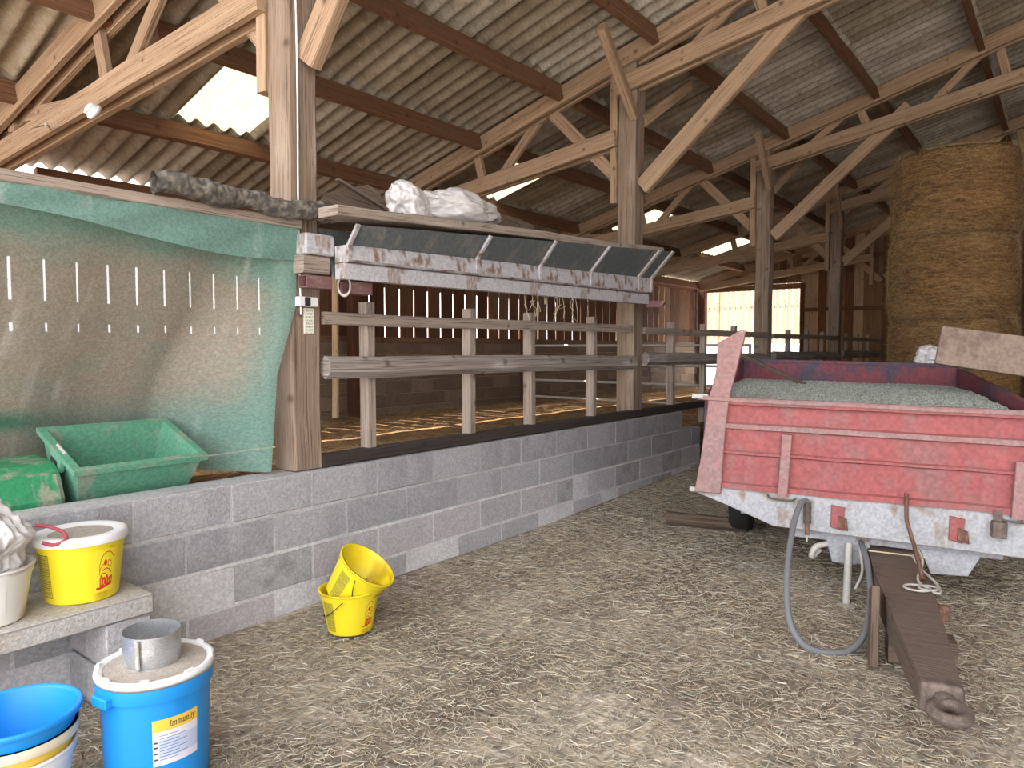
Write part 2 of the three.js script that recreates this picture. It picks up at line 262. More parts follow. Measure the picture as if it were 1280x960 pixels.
function sheetGeo(L, W, phase, th, amp = 0.031, per = 12) {
  const nz = Math.round(W / WV * per), parts = [];
  const layer = (off, flip) => { const p = [], uv = [], ix = []; for (let j = 0; j <= nz; j++) { const z = -W / 2 + W * j / nz, y = amp * Math.cos((z / WV) * 2 * Math.PI + phase) + off; for (let i = 0; i <= 2; i++) { p.push(-L / 2 + L * i / 2, y, z); uv.push(L * i / 2, z); } } for (let j = 0; j < nz; j++) for (let i = 0; i < 2; i++) { const a = j * 3 + i, b = a + 1, c = a + 3, d = c + 1; if (flip) ix.push(a, b, c, b, d, c); else ix.push(a, c, b, b, c, d); } const g = new THREE.BufferGeometry(); g.setAttribute('position', new THREE.Float32BufferAttribute(p, 3)); g.setAttribute('uv', new THREE.Float32BufferAttribute(uv, 2)); g.setIndex(ix); g.computeVertexNormals(); return g; };
  if (th === 0) return layer(0, true);
  parts.push(layer(th / 2, false), layer(-th / 2, true));
  for (const e of [-1, 1]) { const p = [], uv = [], ix = []; for (let j = 0; j <= nz; j++) { const z = -W / 2 + W * j / nz, y = amp * Math.cos((z / WV) * 2 * Math.PI + phase); p.push(e * L / 2, y + th / 2, z, e * L / 2, y - th / 2, z); uv.push(0, z, 0.01, z); } for (let j = 0; j < nz; j++) { const a = j * 2; ix.push(a, a + 1, a + 2, a + 1, a + 3, a + 2); } const g = new THREE.BufferGeometry(); g.setAttribute('position', new THREE.Float32BufferAttribute(p, 3)); g.setAttribute('uv', new THREE.Float32BufferAttribute(uv, 2)); g.setIndex(ix); g.computeVertexNormals(); parts.push(g); }
  return mergeGeometries(parts);
}
{
  const r = rng(23), W = CW + 0.045, cache = {};
  for (let row = 0; row < 8; row++) {
    const x0 = PX[row] - (row === 0 ? 0.06 : 0.07), x1 = row === 7 ? RIDGE : PX[row + 1] + 0.07, L = (x1 - x0) / CA, xm = (x0 + x1) / 2;
    for (let k = -5; k < 19; k++) {
      const zc = -3.40 - (k + 0.5) * CW, skyl = row === 1 && k >= 0 && k % 5 === 0, ph = (k & 1) ? Math.PI : 0;
      const key = row + '_' + (k & 1) + skyl; const g = cache[key] || (cache[key] = sheetGeo(L, skyl ? CW - 0.02 : W, ph, skyl ? 0 : 0.007));
      const n = 0.127 + (r() - 0.5) * 0.003, o = part(skyl ? 'skylight_sheet' : 'roof_sheet', g, skyl ? M.skylight : roofMats[Math.floor(r() * 3)], ceiling);
      o.position.set(xm - SA * n, PY(xm) + CA * n, zc); o.rotation.set(0.006, 0, PA - 0.005);
      if (skyl) o.userData.label = 'translucent pale corrugated skylight sheet';
    }
  }
  const right = part('roof_slope', sheetGeo(9.8 / CA, 19.3, 0, 0.007, 0.025, 6), roofMats[1], ceiling); right.position.set(RIDGE + 4.85, PY(RIDGE) + 0.1 - SL * 4.85, -9.05); right.rotation.z = -PA;
  const cap = extr('ridge_cap', [[-0.3, -0.06], [0, 0.03], [0.3, -0.06], [0.3, -0.05], [0, 0.045], [-0.3, -0.05]], 19.3, roofMats[0], ceiling, [RIDGE, PY(RIDGE) + 0.17, -18.7], null, 0);
}
// right-hand wall, out of view, closes the barn
const wallR = struct('wall_right');
part('block_wall', boxUV(0.2, 3.1, 21.0, 0.01), M.blkBack[1], wallR, [10.6, 1.55, -8.1]);

// gable wall: boards beside a wide opening
const GZ = -18.6, wallG = struct('wall_gable');
{
  const r = rng(24), pm = [M.plank, M.plankB, M.plank];
  const pm2 = [M.truss, M.plankB, M.plank];
  for (let k = 0; k < 80; k++) { const x = -5.30 + k * 0.205; if (x > 10.4) break; const top = x < RIDGE ? PY(x) + 0.02 : PY(RIDGE) - SL * (x - RIDGE) + 0.02, y0 = 0; const b = part('board', beamGeo(top - y0, 0.215, 0.025, { seed: 3000 + k, seg: 3, wob: 0.002, ch: 0.003 }), pm2[Math.floor(r() * 3)], wallG, [x, (top + y0) / 2, GZ + (r() - 0.5) * 0.012]); b.rotation.set(0, 0, Math.PI / 2); }
  for (let k = 0; k < 13; k++) { const x = -7.9 + k * 0.205, top = PY(x) + 0.02, y0 = 3.14; if (top - y0 < 0.05) continue; const b = part('board', beamGeo(top - y0, 0.2, 0.025, { seed: 3100 + k, seg: 1, wob: 0.001, ch: 0.003 }), pm[k % 3], wallG, [x, (top + y0) / 2, GZ]); b.rotation.set(0, 0, Math.PI / 2); }
  for (const y of [2.45, 0.9, 3.7]) bar('girt', [-5.4, y, GZ + 0.04], [10.3, y, GZ + 0.04], 0.09, 0.05, M.plankB, wallG, { seg: 20 });
  bar('lintel', [-8.0, 3.06, GZ + 0.02], [-5.3, 3.06, GZ + 0.02], 0.14, 0.1, M.plank, wallG);
  bar('door_jamb', [-5.36, 0, GZ + 0.02], [-5.36, 3.1, GZ + 0.02], 0.1, 0.1, M.plankC, wallG);
  bar('corner_post', [-7.98, 0, GZ + 0.05], [-7.98, 3.3, GZ + 0.05], 0.2, 0.2, M.plankC, wallG);
}
// ------------------------------------------------------------------ purlins, posts, trusses
const ZC = [-2.52, -6.54, -10.56, -14.58, -18.4];
{
  const spans = [[0.55, -2.40], [-2.66, -6.42], [-6.68, -10.44], [-10.70, -14.46], [-14.72, -18.4]];
  PX.forEach((x, row) => spans.forEach(([a, b], s) => {
    const z0 = row === 0 ? a : a, up = [-SA, CA, 0];
    const o = bar('purlin', [x, PY(x) - (row === 0 ? 0.03 : 0), a], [x, PY(x) - (row === 0 ? 0.03 : 0), b], 0.18, 0.075, M.purlin, null, { up, seg: 8, wob: 0.005 }); o.name = numbered('roof_purlin');
    const bay = ['on the entrance side of the lamp truss', 'between the lamp truss and trough-end truss', 'between the trough-end truss and trailer truss', 'between the trailer truss and hay truss', 'between the hay truss and gable wall'][s];
    const nth = ['eaves purlin above the rear boards', 'purlin first up from the eaves', 'purlin second up from the eaves', 'purlin third up from the eaves', 'purlin over the post line', 'purlin first above the post line', 'purlin second above the post line', 'purlin third above the post line', 'ridge purlin'][row];
    tagged(o, 'timber ' + nth + ', ' + bay, 'beam', 'roof purlins');
  }));
}
const postLabels = ['rough brown timber post with white cable beside the green net', 'weathered timber post at the open end of the metal feed trough', 'dusty timber post standing behind the red trailer left of hay', 'slim dark timber post beside the tall hay bale stack'];
const trussLabels = ['pale double-board roof truss carrying a white bulkhead lamp', 'brown timber roof truss on the post at the trough end', 'brown timber roof truss on the post behind the red trailer', 'dark timber roof truss on the post beside the hay bales', 'timber roof truss against the boarded gable wall'];
function truss(i) {
  const zc = ZC[i], t = thing('roof_truss', trussLabels[i], 'truss', 'roof trusses', [-3.6, 0, zc]);
  if (i === 0) t.rotation.y = -0.0 + 0.08;
  const m = M.truss, X = -3.6, d = 0.13;
  const mem = (name, a, b, h, z, th = 0.055) => bar(name, [a[0] - X, a[1], z], [b[0] - X, b[1], z], h, th, m, t, { wob: 0.004 });
  for (const z of [d, 0.01]) {
    mem('rafter', [-8.0, PY(-8) - 0.03], [RIDGE, PY(RIDGE) - 0.03], 0.18, z);
    mem('lower_chord', [-7.95, i === 0 ? 3.04 : 3.10], [-3.71, i === 0 ? 3.50 : 3.62], 0.17, z);
    mem('upper_tie', [-3.7, 4.12], [0.9, 4.97], 0.17, z);
  }
  mem('web', [-5.62, 3.80], [-5.52, 3.38], 0.10, 0.06); mem('web', [-4.72, 4.08], [-5.38, 3.42], 0.10, 0.0);
  mem('diagonal', [-4.62, 4.12], [-3.56, 3.05], 0.13, 0.0); mem('strut', [-6.98, 3.44], [-5.75, 3.33], 0.11, 0.0);
  mem('web', [-7.06, 3.42], [-7.02, 3.20], 0.10, 0.06);
  mem('web', [-2.5, 4.70], [-3.08, 4.26], 0.10, 0.0); mem('web', [-2.36, 4.74], [-2.22, 4.38], 0.10, 0.0); mem('web', [-1.0, 5.1], [-1.6, 4.5], 0.10, 0.0); mem('web', [-0.8, 5.1], [-0.7, 4.68], 0.1, 0.0);
  mem('brace', [-3.47, 3.12], i === 0 ? [-2.45, 4.5] : [-1.75, 4.62], 0.17, 0.0, 0.08);
  mem('cleat', [-3.75, 2.98], [-3.75, 4.36], 0.08, 0.06, 0.1);
  return t;
}
for (let i = 0; i < 5; i++) truss(i);
for (let i = 0; i < 4; i++) {
  const zc = ZC[i], p = thing('timber_post', postLabels[i], 'post', 'barn posts', [-3.6, 0.79, zc]);
  const h = PY(-3.6) - 0.79 - 0.06;
  bar('shaft', [0, i < 2 ? 0 : -0.79, 0], [0, h, 0], 0.2, 0.2, i === 0 ? M.post : M.post, p, { seg: 10, wob: 0.006, ch: 0.014 });
  for (const s of i === 0 ? [-1] : [-1, 1]) bar('knee_brace', [0.08, i === 0 ? 2.36 : 3.02, s * 0.09], [0.2, h - 0.0, s * (i === 0 ? 0.52 : 0.92)], i === 0 ? 0.09 : 0.11, 0.075, i === 0 ? M.post : M.truss, p, { wob: 0.004 });
  if (i === 0) {
    tube('cable', [[0.118, 0.9, 0.05], [0.112, 1.5, 0.053], [0.116, 2.2, 0.05], [0.112, 2.9, 0.052], [0.114, 3.4, 0.05]], 0.006, M.white, p, { sides: 6, seg: 40 });
  }
}
// back posts along the eaves wall
for (let i = 0; i < 4; i++) { const b = bar('eaves_post', [-7.98, 0.4, ZC[i]], [-7.98, 3.12, ZC[i]], 0.16, 0.16, M.plankC, null, { seg: 5, wob: 0.004 }); b.name = numbered('eaves_post'); tagged(b, 'dark timber post on the rear pen wall under the ' + ['lamp truss', 'trough-end truss', 'trailer truss', 'hay-side truss'][i], 'post', 'posts along the rear wall'); }

// ------------------------------------------------------------------ pen fence on the feed wall
{
  const f = thing('pen_fence', 'weathered grey rail fence with uprights on top of the block wall', 'fence', null, [-3.55, 0.79, -2.66]);
  const L = (x, y, z) => [x + 3.55, y - 0.79, z + 2.66];
  const ups = [-3.02, -4.0, -4.76, -5.73, -7.42, -8.30, -9.30, -11.6, -12.6, -13.55, -15.3, -16.2, -17.2];
  for (const z of ups) bar('upright', L(-3.56, z < -8 ? 0.6 : 0.86, z), L(-3.56, 1.79, z), z < -8 ? 0.07 : 0.085, 0.07, M.grey, f, { wob: 0.003 });
  const spans = [[-2.64, -6.42], [-6.66, -10.44], [-10.68, -14.46], [-14.7, -18.45]];
  spans.forEach(([a, b], i) => {
    bar('top_rail', L(-3.505, 1.675, a), L(-3.505, 1.69, b), 0.075, 0.035, M.grey, f, { seg: 8, wob: 0.004 });
    bar('log_rail', L(-3.49, 1.385, a), L(-3.49, 1.355, b), 0.135, 0.10, M.rail, f, { seg: 9, wob: 0.006, ch: 0.04 });
  });
  const s = bar('fence_sill', [-3.53, 0.825, -2.62], [-3.53, 0.825, -8.6], 0.075, 0.09, M.black, null, { seg: 12, wob: 0.003 }); s.name = 'fence_sill'; tagged(s, 'black timber sill lying along the top of the block wall', 'sill');
}
// tubular gate across the pen
{
  const g = thing('tubular_gate', 'pale tubular steel gate across the pen behind the fence', 'gate', null, [-5.75, 0.5, -10.45]);
  for (const y of [1.04, 0.72, 0.42, 0.12]) tube('rail', [[-2.1, y, 0], [0, y, 0], [2.0, y, 0]], 0.021, M.galv, g, { seg: 8 });
  for (const x of [-2.1, 2.0]) tube('stile', [[x, 0.02, 0], [x, 0.55, 0], [x, 1.06, 0]], 0.024, M.galv, g, { seg: 6 });
}
{
  const g = thing('hay_rack', 'old wooden slatted hay rack against the rear wall of pen', 'hay rack', null, [-7.7, 0.5, -15.6]);
  for (const z of [-0.55, 0.55]) bar('rack_post', [0, 0, z], [-0.1, 0.85, z], 0.07, 0.07, M.grey, g);
  for (const y of [0.15, 0.42, 0.72]) bar('rack_slat', [0.03, y, -0.6], [0.03, y, 0.6], 0.06, 0.03, M.grey, g);
}
// ------------------------------------------------------------------ metal feed trough hung on the posts
{
  const g = thing('feed_trough', 'grey sheet-metal feed trough with flared dark side fixed to the posts', 'feed trough', null, [-3.25, 1.9, -4.4]);
  const z0 = -2.62, z1 = -6.30, C = [-3.25, 1.9, -4.4];
  const yLow = (t) => 1.895 + 0.035 * t, yMid = (t) => 1.985 + 0.04 * t, yTop = (t) => 2.085 + 0.09 * t, yFl = (t) => 2.185 + 0.225 * t, xFl = (t) => -3.17 + 0.15 * t;
  const Z = (t) => z0 + (z1 - z0) * t, P = (x, y, z) => [x - C[0], y - C[1], z - C[2]];
  const sec = (f, n = 6, a = 0, b = 1) => Array.from({ length: n + 1 }, (_, i) => { const t = a + (b - a) * i / n; return f(t).map(([x, y]) => P(x, y, Z(t))); });
  part('lower_beam', loft(sec((t) => [[-3.27, yLow(t)], [-3.262, yLow(t) - 0.004], [-3.262, yMid(t) - 0.008], [-3.27, yMid(t)], [-3.36, yMid(t)], [-3.36, yLow(t)]])), M.troughPale, g);
  part('upper_beam', loft(sec((t) => [[-3.245, yMid(t) + 0.004], [-3.232, yMid(t) + 0.016], [-3.240, yTop(t) - 0.03], [-3.252, yTop(t)], [-3.36, yTop(t)], [-3.36, yMid(t) + 0.004]])), M.troughPale, g);
  const brk = [0, 0.30, 0.50, 0.70, 0.93];
  for (let i = 0; i < 4; i++) part('flared_panel', loft(sec((t) => [[-3.25, yTop(t) + 0.002], [xFl(t), yFl(t)], [xFl(t) - 0.012, yFl(t) + 0.006], [-3.262, yTop(t) + 0.008]], 3, brk[i] + 0.002, brk[i + 1] - 0.002)), M.troughDark, g);
  part('flared_panel', loft(sec((t) => [[-3.25, yTop(t) + 0.002], [xFl(t), yFl(t)], [xFl(t) - 0.012, yFl(t) + 0.006], [-3.262, yTop(t) + 0.008]], 1, 0.93, 1)), M.troughDark, g);
  brk.concat([1]).forEach((t, i) => { const big = i >= 4; bar('rib', P(-3.236, yMid(t) + 0.02, Z(t)), P(-3.236, yTop(t), Z(t)), 0.018, 0.03, big ? M.galv : M.troughPale, g, { seg: 1 }); bar('rib', P(-3.236, yTop(t) - 0.005, Z(t)), P(xFl(t) + 0.012, yFl(t) + 0.004, Z(t)), 0.018, big ? 0.045 : 0.028, big ? M.galv : M.troughPale, g, { seg: 1 }); });
  part('trough_back', loft(sec((t) => [[-3.36, yLow(t)], [-3.372, yLow(t)], [-3.53, yTop(t) + 0.12], [-3.515, yTop(t) + 0.12]])), M.troughDark, g);
  const br = extr('bracket', [[0, 0], [0.16, 0.0], [0.2, 0.05], [0, 0.06]], 0.04, M.oxide, g, P(-3.3, 1.9, -6.36), [0, 0, 0]);
  br.userData.label = 'faded red steel bracket';
}
{
  const b = bar('top_plank', [-3.22, 2.245, -2.47], [-3.16, 2.42, -6.25], 0.055, 0.17, M.grey, null, { seg: 12, wob: 0.008 }); b.name = 'top_plank'; tagged(b, 'long weathered dusty plank lying on the upper rim of the feed trough', 'plank');
  for (const [x, w] of [[-3.38, 0.14], [-3.56, 0.19]].values()) { const q = bar('deck_plank', [x, 2.25, -2.66], [x, 2.38, -6.36], 0.035, w, M.greyD, null, { seg: 10, wob: 0.004 }); q.name = numbered('deck_plank'); tagged(q, x > -3.5 ? 'narrow grey deck plank next to the trough rim under the sacks' : 'wide grey deck plank against the posts behind the white sacks', 'plank', 'deck planks over the trough'); }
}
// stub ends left of the trough, by the net
{
  const s1 = part('pale_beam_end', boxUV(0.10, 0.12, 0.20, 0.012), M.troughPale, null, [-3.42, 2.085, -2.53]); s1.name = 'pale_metal_box'; tagged(s1, 'pale painted metal box section end above a wood block beside the net', 'beam end');
  const s2 = bar('wood_block', [-3.43, 1.97, -2.42], [-3.43, 1.97, -2.60], 0.10, 0.10, M.grey, null, { wob: 0.003 }); s2.name = 'wood_block'; tagged(s2, 'short weathered wood block under the pale metal box by the net', 'wood block');
  const tubeShape = (() => { const s = new THREE.Shape([[-0.04, -0.035], [0.04, -0.035], [0.04, 0.035], [-0.04, 0.035]].map((q) => new THREE.Vector2(...q))); s.holes.push(new THREE.Path([[-0.034, -0.029], [-0.034, 0.029], [0.034, 0.029], [0.034, -0.029]].map((q) => new THREE.Vector2(...q)))); return new THREE.ExtrudeGeometry(s, { depth: 0.18, bevelEnabled: false }); })();
  const a = part('square_tube', tubeShape, M.oxide, null, [-3.43, 1.875, -2.62], [0, 0.05, 0]); a.name = 'square_steel_tube'; tagged(a, 'open rusty square steel tube under the wood block by the net', 'steel tube', null);
  const b = part('square_tube', tubeShape, M.oxide, null, [-3.36, 1.852, -2.86], [0, 0.05, 0]); b.name = 'square_steel_tube_001'; tagged(b, 'open rusty square steel tube under the near end of trough', 'steel tube', null);
  const c = thing('fuse_box', 'small grey and white electrical box on the post beside net', 'electrical box', null, [-3.47, 1.765, -2.50]);
  part('casing', box(0.05, 0.055, 0.13), M.white, c); part('black_cover', box(0.056, 0.05, 0.04), M.tyre, c, [0.002, 0, 0.01]);
  const n = part('notice', box(0.008, 0.15, 0.07, 0.002), mat({ map: tex(64, 128, (u, v) => { const t = (Math.floor(v * 16) % 2 === 0 && u > 0.15 && u < 0.85 && fbm(u, v, 30, 16, 1, 3) > 0.45) ? 150 : 226; return [t, t, t * 0.93]; }), roughness: 0.8 }), null, [-3.492, 1.655, -2.53]); n.name = 'paper_notice'; tagged(n, 'small white paper notice pinned on post below the electrical box', 'notice');
  const r = part('ring', new THREE.TorusGeometry(0.05, 0.008, 8, 24), M.galv, null, [-3.33, 1.86, -2.66], [0, 0.9, 0]); r.name = 'wire_coil'; r.scale.set(0.7, 1.15, 1); tagged(r, 'grey coil of cable hanging under the near trough end', 'coil');
}
// ------------------------------------------------------------------ green net
{
  const net = thing('windbreak_net', 'dusty green windbreak net hanging beside the post', 'net', null, [-3.47, 2.2, -1.0]);
  const T = tex(1024, 512, (u, v) => {          // u along the wall, v up
    const a = fbm(u, v, 5, 4, 5, 101), b = fbm(u, v, 40, 3, 3, 105), w = fbm(u, v, 500, 250, 1, 108), c = fbm(u, v, 20, 14, 4, 109);
    const teal = [108, 142, 132], dust = [148, 139, 127];
    let band = smooth(0.86, 0.74, v + (a - 0.5) * 0.22) * (1 - smooth(0.42, 0.1, v + (a - 0.5) * 0.4) * smooth(0.62, 0.8, u + (a - 0.5) * 0.3)) * (1 - 0.8 * smooth(0.94, 0.99, u + (a - 0.5) * 0.05));
    let k = mix3(teal, dust, clamp(band * 0.95 + (c - 0.5) * 0.5 * band)); k = mix3(k, [190, 190, 186], clamp((b - 0.62) * 5) * 0.5);
    const sp = Math.exp(-Math.pow((u - 0.645) / 0.06, 2) - Math.pow((v - 0.23) / 0.035, 2)) * clamp((c - 0.35) * 5); k = mix3(k, [52, 112, 92], clamp(sp));
    const f = 0.9 + 0.2 * w; return k.map((q) => q * f);
  });
  const nu = 120, nv = 50, p = [], uv = [], ix = [], zl = 0.9;
  const zr = (t) => { const y = 0.80 + t * 1.40; return y > 1.75 ? -2.44 : y > 1.35 ? -2.44 + (1.75 - y) / 0.4 * 0.12 : -2.32 + (1.35 - y) / 0.55 * 0.02; };
  for (let j = 0; j <= nv; j++) for (let i = 0; i <= nu; i++) {
    const t = j / nv, u = i / nu, z = zl + (zr(t) - zl) * u, y = 0.80 + 1.40 * t - 0.02 * Math.sin(u * 7) * t;
    const back = (1 - t) * (0.10 + 0.80 * (1 - smooth(0.86, 1.0, u))), fold = 0.016 * Math.sin(u * 38 + 2 * t) * (1 - t * 0.7) + 0.03 * Math.sin(u * 90) * smooth(0.93, 1, u) * (1 - t) + 0.02 * n3(u * 7, t * 3, 1);
    p.push(-3.47 - back + fold + 3.47, y - 2.2, z + 1.0); uv.push(u, t);
  }
  for (let j = 0; j < nv; j++) for (let i = 0; i < nu; i++) { const a = j * (nu + 1) + i, b = a + 1, c = a + nu + 1, d = c + 1; ix.push(a, b, c, b, d, c); }
  const g = new THREE.BufferGeometry(); g.setAttribute('position', new THREE.Float32BufferAttribute(p, 3)); g.setAttribute('uv', new THREE.Float32BufferAttribute(uv, 2)); g.setIndex(ix); g.computeVertexNormals();
  part('mesh_fabric', g, new THREE.MeshStandardMaterial({ map: T, roughness: 1, side: THREE.DoubleSide, transparent: true, opacity: 0.84 }), net);
  // hem folded over the batten: second layer
  const hp = [], hu = [], hi = []; for (let j = 0; j <= 6; j++) for (let i = 0; i <= 60; i++) { const u = i / 60, z = zl + (-2.44 - zl) * u, y = 2.2 - j / 6 * (0.17 + 0.05 * Math.sin(u * 9)); hp.push(0.012 + 0.006 * Math.sin(u * 50 + j), y - 2.2 - 0.02 * Math.sin(u * 7), z + 1.0); hu.push(u, 1 - j * 0.02); }
  for (let j = 0; j < 6; j++) for (let i = 0; i < 60; i++) { const a = j * 61 + i; hi.push(a, a + 61, a + 1, a + 1, a + 61, a + 62); }
  const hg = new THREE.BufferGeometry(); hg.setAttribute('position', new THREE.Float32BufferAttribute(hp, 3)); hg.setAttribute('uv', new THREE.Float32BufferAttribute(hu, 2)); hg.setIndex(hi); hg.computeVertexNormals();
  part('folded_hem', hg, new THREE.MeshStandardMaterial({ map: T, roughness: 1, side: THREE.DoubleSide, transparent: true, opacity: 0.9 }), net);
  bar('batten', [0.0, 0.02, 2.0], [0.0, 0.0, -1.46], 0.05, 0.05, M.grey, net, { seg: 10 });
}
// black dusty roll lying over the batten
{
  const r = rng(77), pts = []; for (let i = 0; i <= 9; i++) { const t = i / 9; pts.push([-3.42 + 0.015 * Math.sin(i), 2.275 - 0.012 * t + 0.01 * Math.sin(i * 1.7), -1.62 - 0.95 * t]); }
  const c = new THREE.CatmullRomCurve3(pts.map((q) => V(...q))), g = new THREE.TubeGeometry(c, 90, 0.05, 18, false), p = g.attributes.position;
  for (let i = 0; i < p.count; i++) { const x = p.getX(i), y = p.getY(i), z = p.getZ(i), k = 0.05 * n3(x * 16, y * 16, z * 16, 2) + 0.02 * n3(x * 60, y * 60, z * 60, 4), cy = 2.27; p.setY(i, y + k); p.setX(i, x + k * Math.sign(x + 3.42)); }
  g.computeVertexNormals();
  const o = part('fabric_roll', g, mat({ map: tex(128, 128, (u, v) => mix3([74, 70, 68], [134, 126, 116], clamp((fbm(u, v, 60, 16, 3, 121) - 0.3) * 2.2))), roughness: 1 }), null); o.name = 'fabric_roll'; tagged(o, 'dusty black rolled fabric lying on the batten above the green net', 'fabric roll');
}
// sacks and boards on the deck
function crumple(rx, ry, rz, amp, seed, det = 5, flat = 0.6) {
  const g = mergeVertices((() => { const q = new THREE.IcosahedronGeometry(1, det * 5); q.deleteAttribute('normal'); q.deleteAttribute('uv'); return q; })()), p = g.attributes.position;
  for (let i = 0; i < p.count; i++) { let x = p.getX(i), y = p.getY(i), z = p.getZ(i); const ridge = (f, s) => 1 - Math.abs(2 * n3(x * f + seed, y * f, z * f, s)) * 4; const k = 1 + amp * (0.55 * ridge(1.0, 1) + 0.28 * ridge(2.1, 2) + 0.15 * ridge(4.6, 3) + 0.06 * ridge(11, 4)); if (y < -flat) y = -flat + (y + flat) * 0.15; p.setXYZ(i, x * k * rx, y * k * ry, z * k * rz); }
  g.computeVertexNormals(); return g;
}
const sackMat = mat({ color: 0xf0f1f8, roughness: 0.45, map: tex(128, 128, (u, v) => { const f = fbm(u, v, 6, 6, 4, 131); return mix3([250, 250, 252], [222, 216, 206], clamp((f - 0.55) * 6)); }) });
{
  const a = part('sack', crumple(0.17, 0.13, 0.36, 0.35, 3), sackMat, null, [-3.45, 2.455, -3.78]); a.name = 'plastic_sack'; tagged(a, 'larger crumpled white plastic sack lying on the deck planks', 'sack');
  const b = part('sack', crumple(0.10, 0.13, 0.15, 0.4, 9), sackMat, null, [-3.42, 2.42, -3.27]); b.name = 'plastic_sack_001'; tagged(b, 'smaller crumpled white plastic sack slumped beside the larger one', 'sack');
  const c = extr('board', [[-0.46, 0], [0.46, 0], [0.40, 0.10], [0.25, 0.165], [-0.05, 0.17], [-0.35, 0.12], [-0.45, 0.06]], 0.018, M.greyD, null, [-3.52, 2.36, -4.47], [-0.1, Math.PI / 2, 0]); c.name = 'offcut_panel'; tagged(c, 'dusty grey panel with rounded top leaning behind the white sacks', 'panel');
  const d = extr('board', [[-0.36, -0.02], [0.36, -0.04], [0.12, 0.22], [0.02, 0.25], [-0.30, 0.10]], 0.02, M.greyD, null, [-3.56, 2.285, -2.98], [-0.12, Math.PI / 2, 0]); d.name = 'slate_panel'; tagged(d, 'dusty grey angular panel leaning on deck beside the cabled post', 'panel');
  const e = bar('batten', [-3.46, 2.50, -2.72], [-3.44, 2.31, -3.30], 0.018, 0.03, M.darkwood, null); e.name = 'loose_batten'; tagged(e, 'thin dark batten lying along the angular grey panel edge', 'batten');
}
{
  const o = bar('pale_upright', [-7.88, 0.55, -6.12], [-7.90, 2.6, -6.16], 0.10, 0.04, M.pale, null); o.name = 'pale_upright'; tagged(o, 'pale new timber upright against the rear boards of the pen', 'timber');
  const k = thing('twine_tangle', 'tangle of pale baling twine hanging under the feed trough', 'twine', null, [-3.3, 1.9, -4.75]), rr = rng(88), tm = mat({ color: 0xb8aa90, roughness: 0.9 });
  for (let i = 0; i < 14; i++) { const z = -0.45 + 0.9 * rr(), l = 0.05 + 0.16 * rr(); tube('strand', [[0, 0.02, z], [0.02 * rr(), -l * 0.5, z + 0.06 * (rr() - 0.5)], [0.03 * rr(), -l, z + 0.12 * (rr() - 0.5)], [0.02, -l * (0.3 + 0.5 * rr()), z + 0.2 * (rr() - 0.5)]], 0.0025, tm, k, { sides: 4, seg: 14 }); }
}
// lamp on first truss
{
  const l = thing('bulkhead_lamp', 'white plastic bulkhead lamp under the pale double-board truss', 'lamp', null, [-5.38, 3.13, -2.16]);
  const s = lathe('housing', [[0, -0.02], [0.05, -0.02], [0.058, 0.0], [0.058, 0.015], [0.0, 0.02]], M.white, l); s.rotation.set(1.0, 0.3, 0); const q = lathe('diffuser', [[0.05, 0.015], [0.047, 0.04], [0.03, 0.058], [0, 0.064]], mat({ color: 0xe8ece6, roughness: 0.3 }), l); q.rotation.set(1.0, 0.3, 0);
  const k = part('ribs', new THREE.TorusGeometry(0.042, 0.005, 6, 24), M.white, l); k.position.set(0, 0.02, 0.04); k.rotation.set(1.0 - Math.PI / 2, 0, 0.3);
}
{
  const k = thing('wire_insulator', 'small grey wire insulator with dark wire on the lamp truss', 'insulator', null, [-6.22, 3.2, -2.16]);
  lathe('knob', [[0, -0.02], [0.018, -0.02], [0.022, -0.008], [0.012, 0.0], [0.022, 0.008], [0.018, 0.02], [0, 0.02]], M.galv, k).rotation.x = Math.PI / 2;
  tube('wire', [[-1.15, 0.17, 0.0], [-0.7, 0.07, 0.02], [-0.3, 0.02, 0.025], [0, 0, 0.015], [0.12, -0.06, 0.02], [0.3, -0.10, 0.0]], 0.004, M.wire, k, { sides: 5 });
}
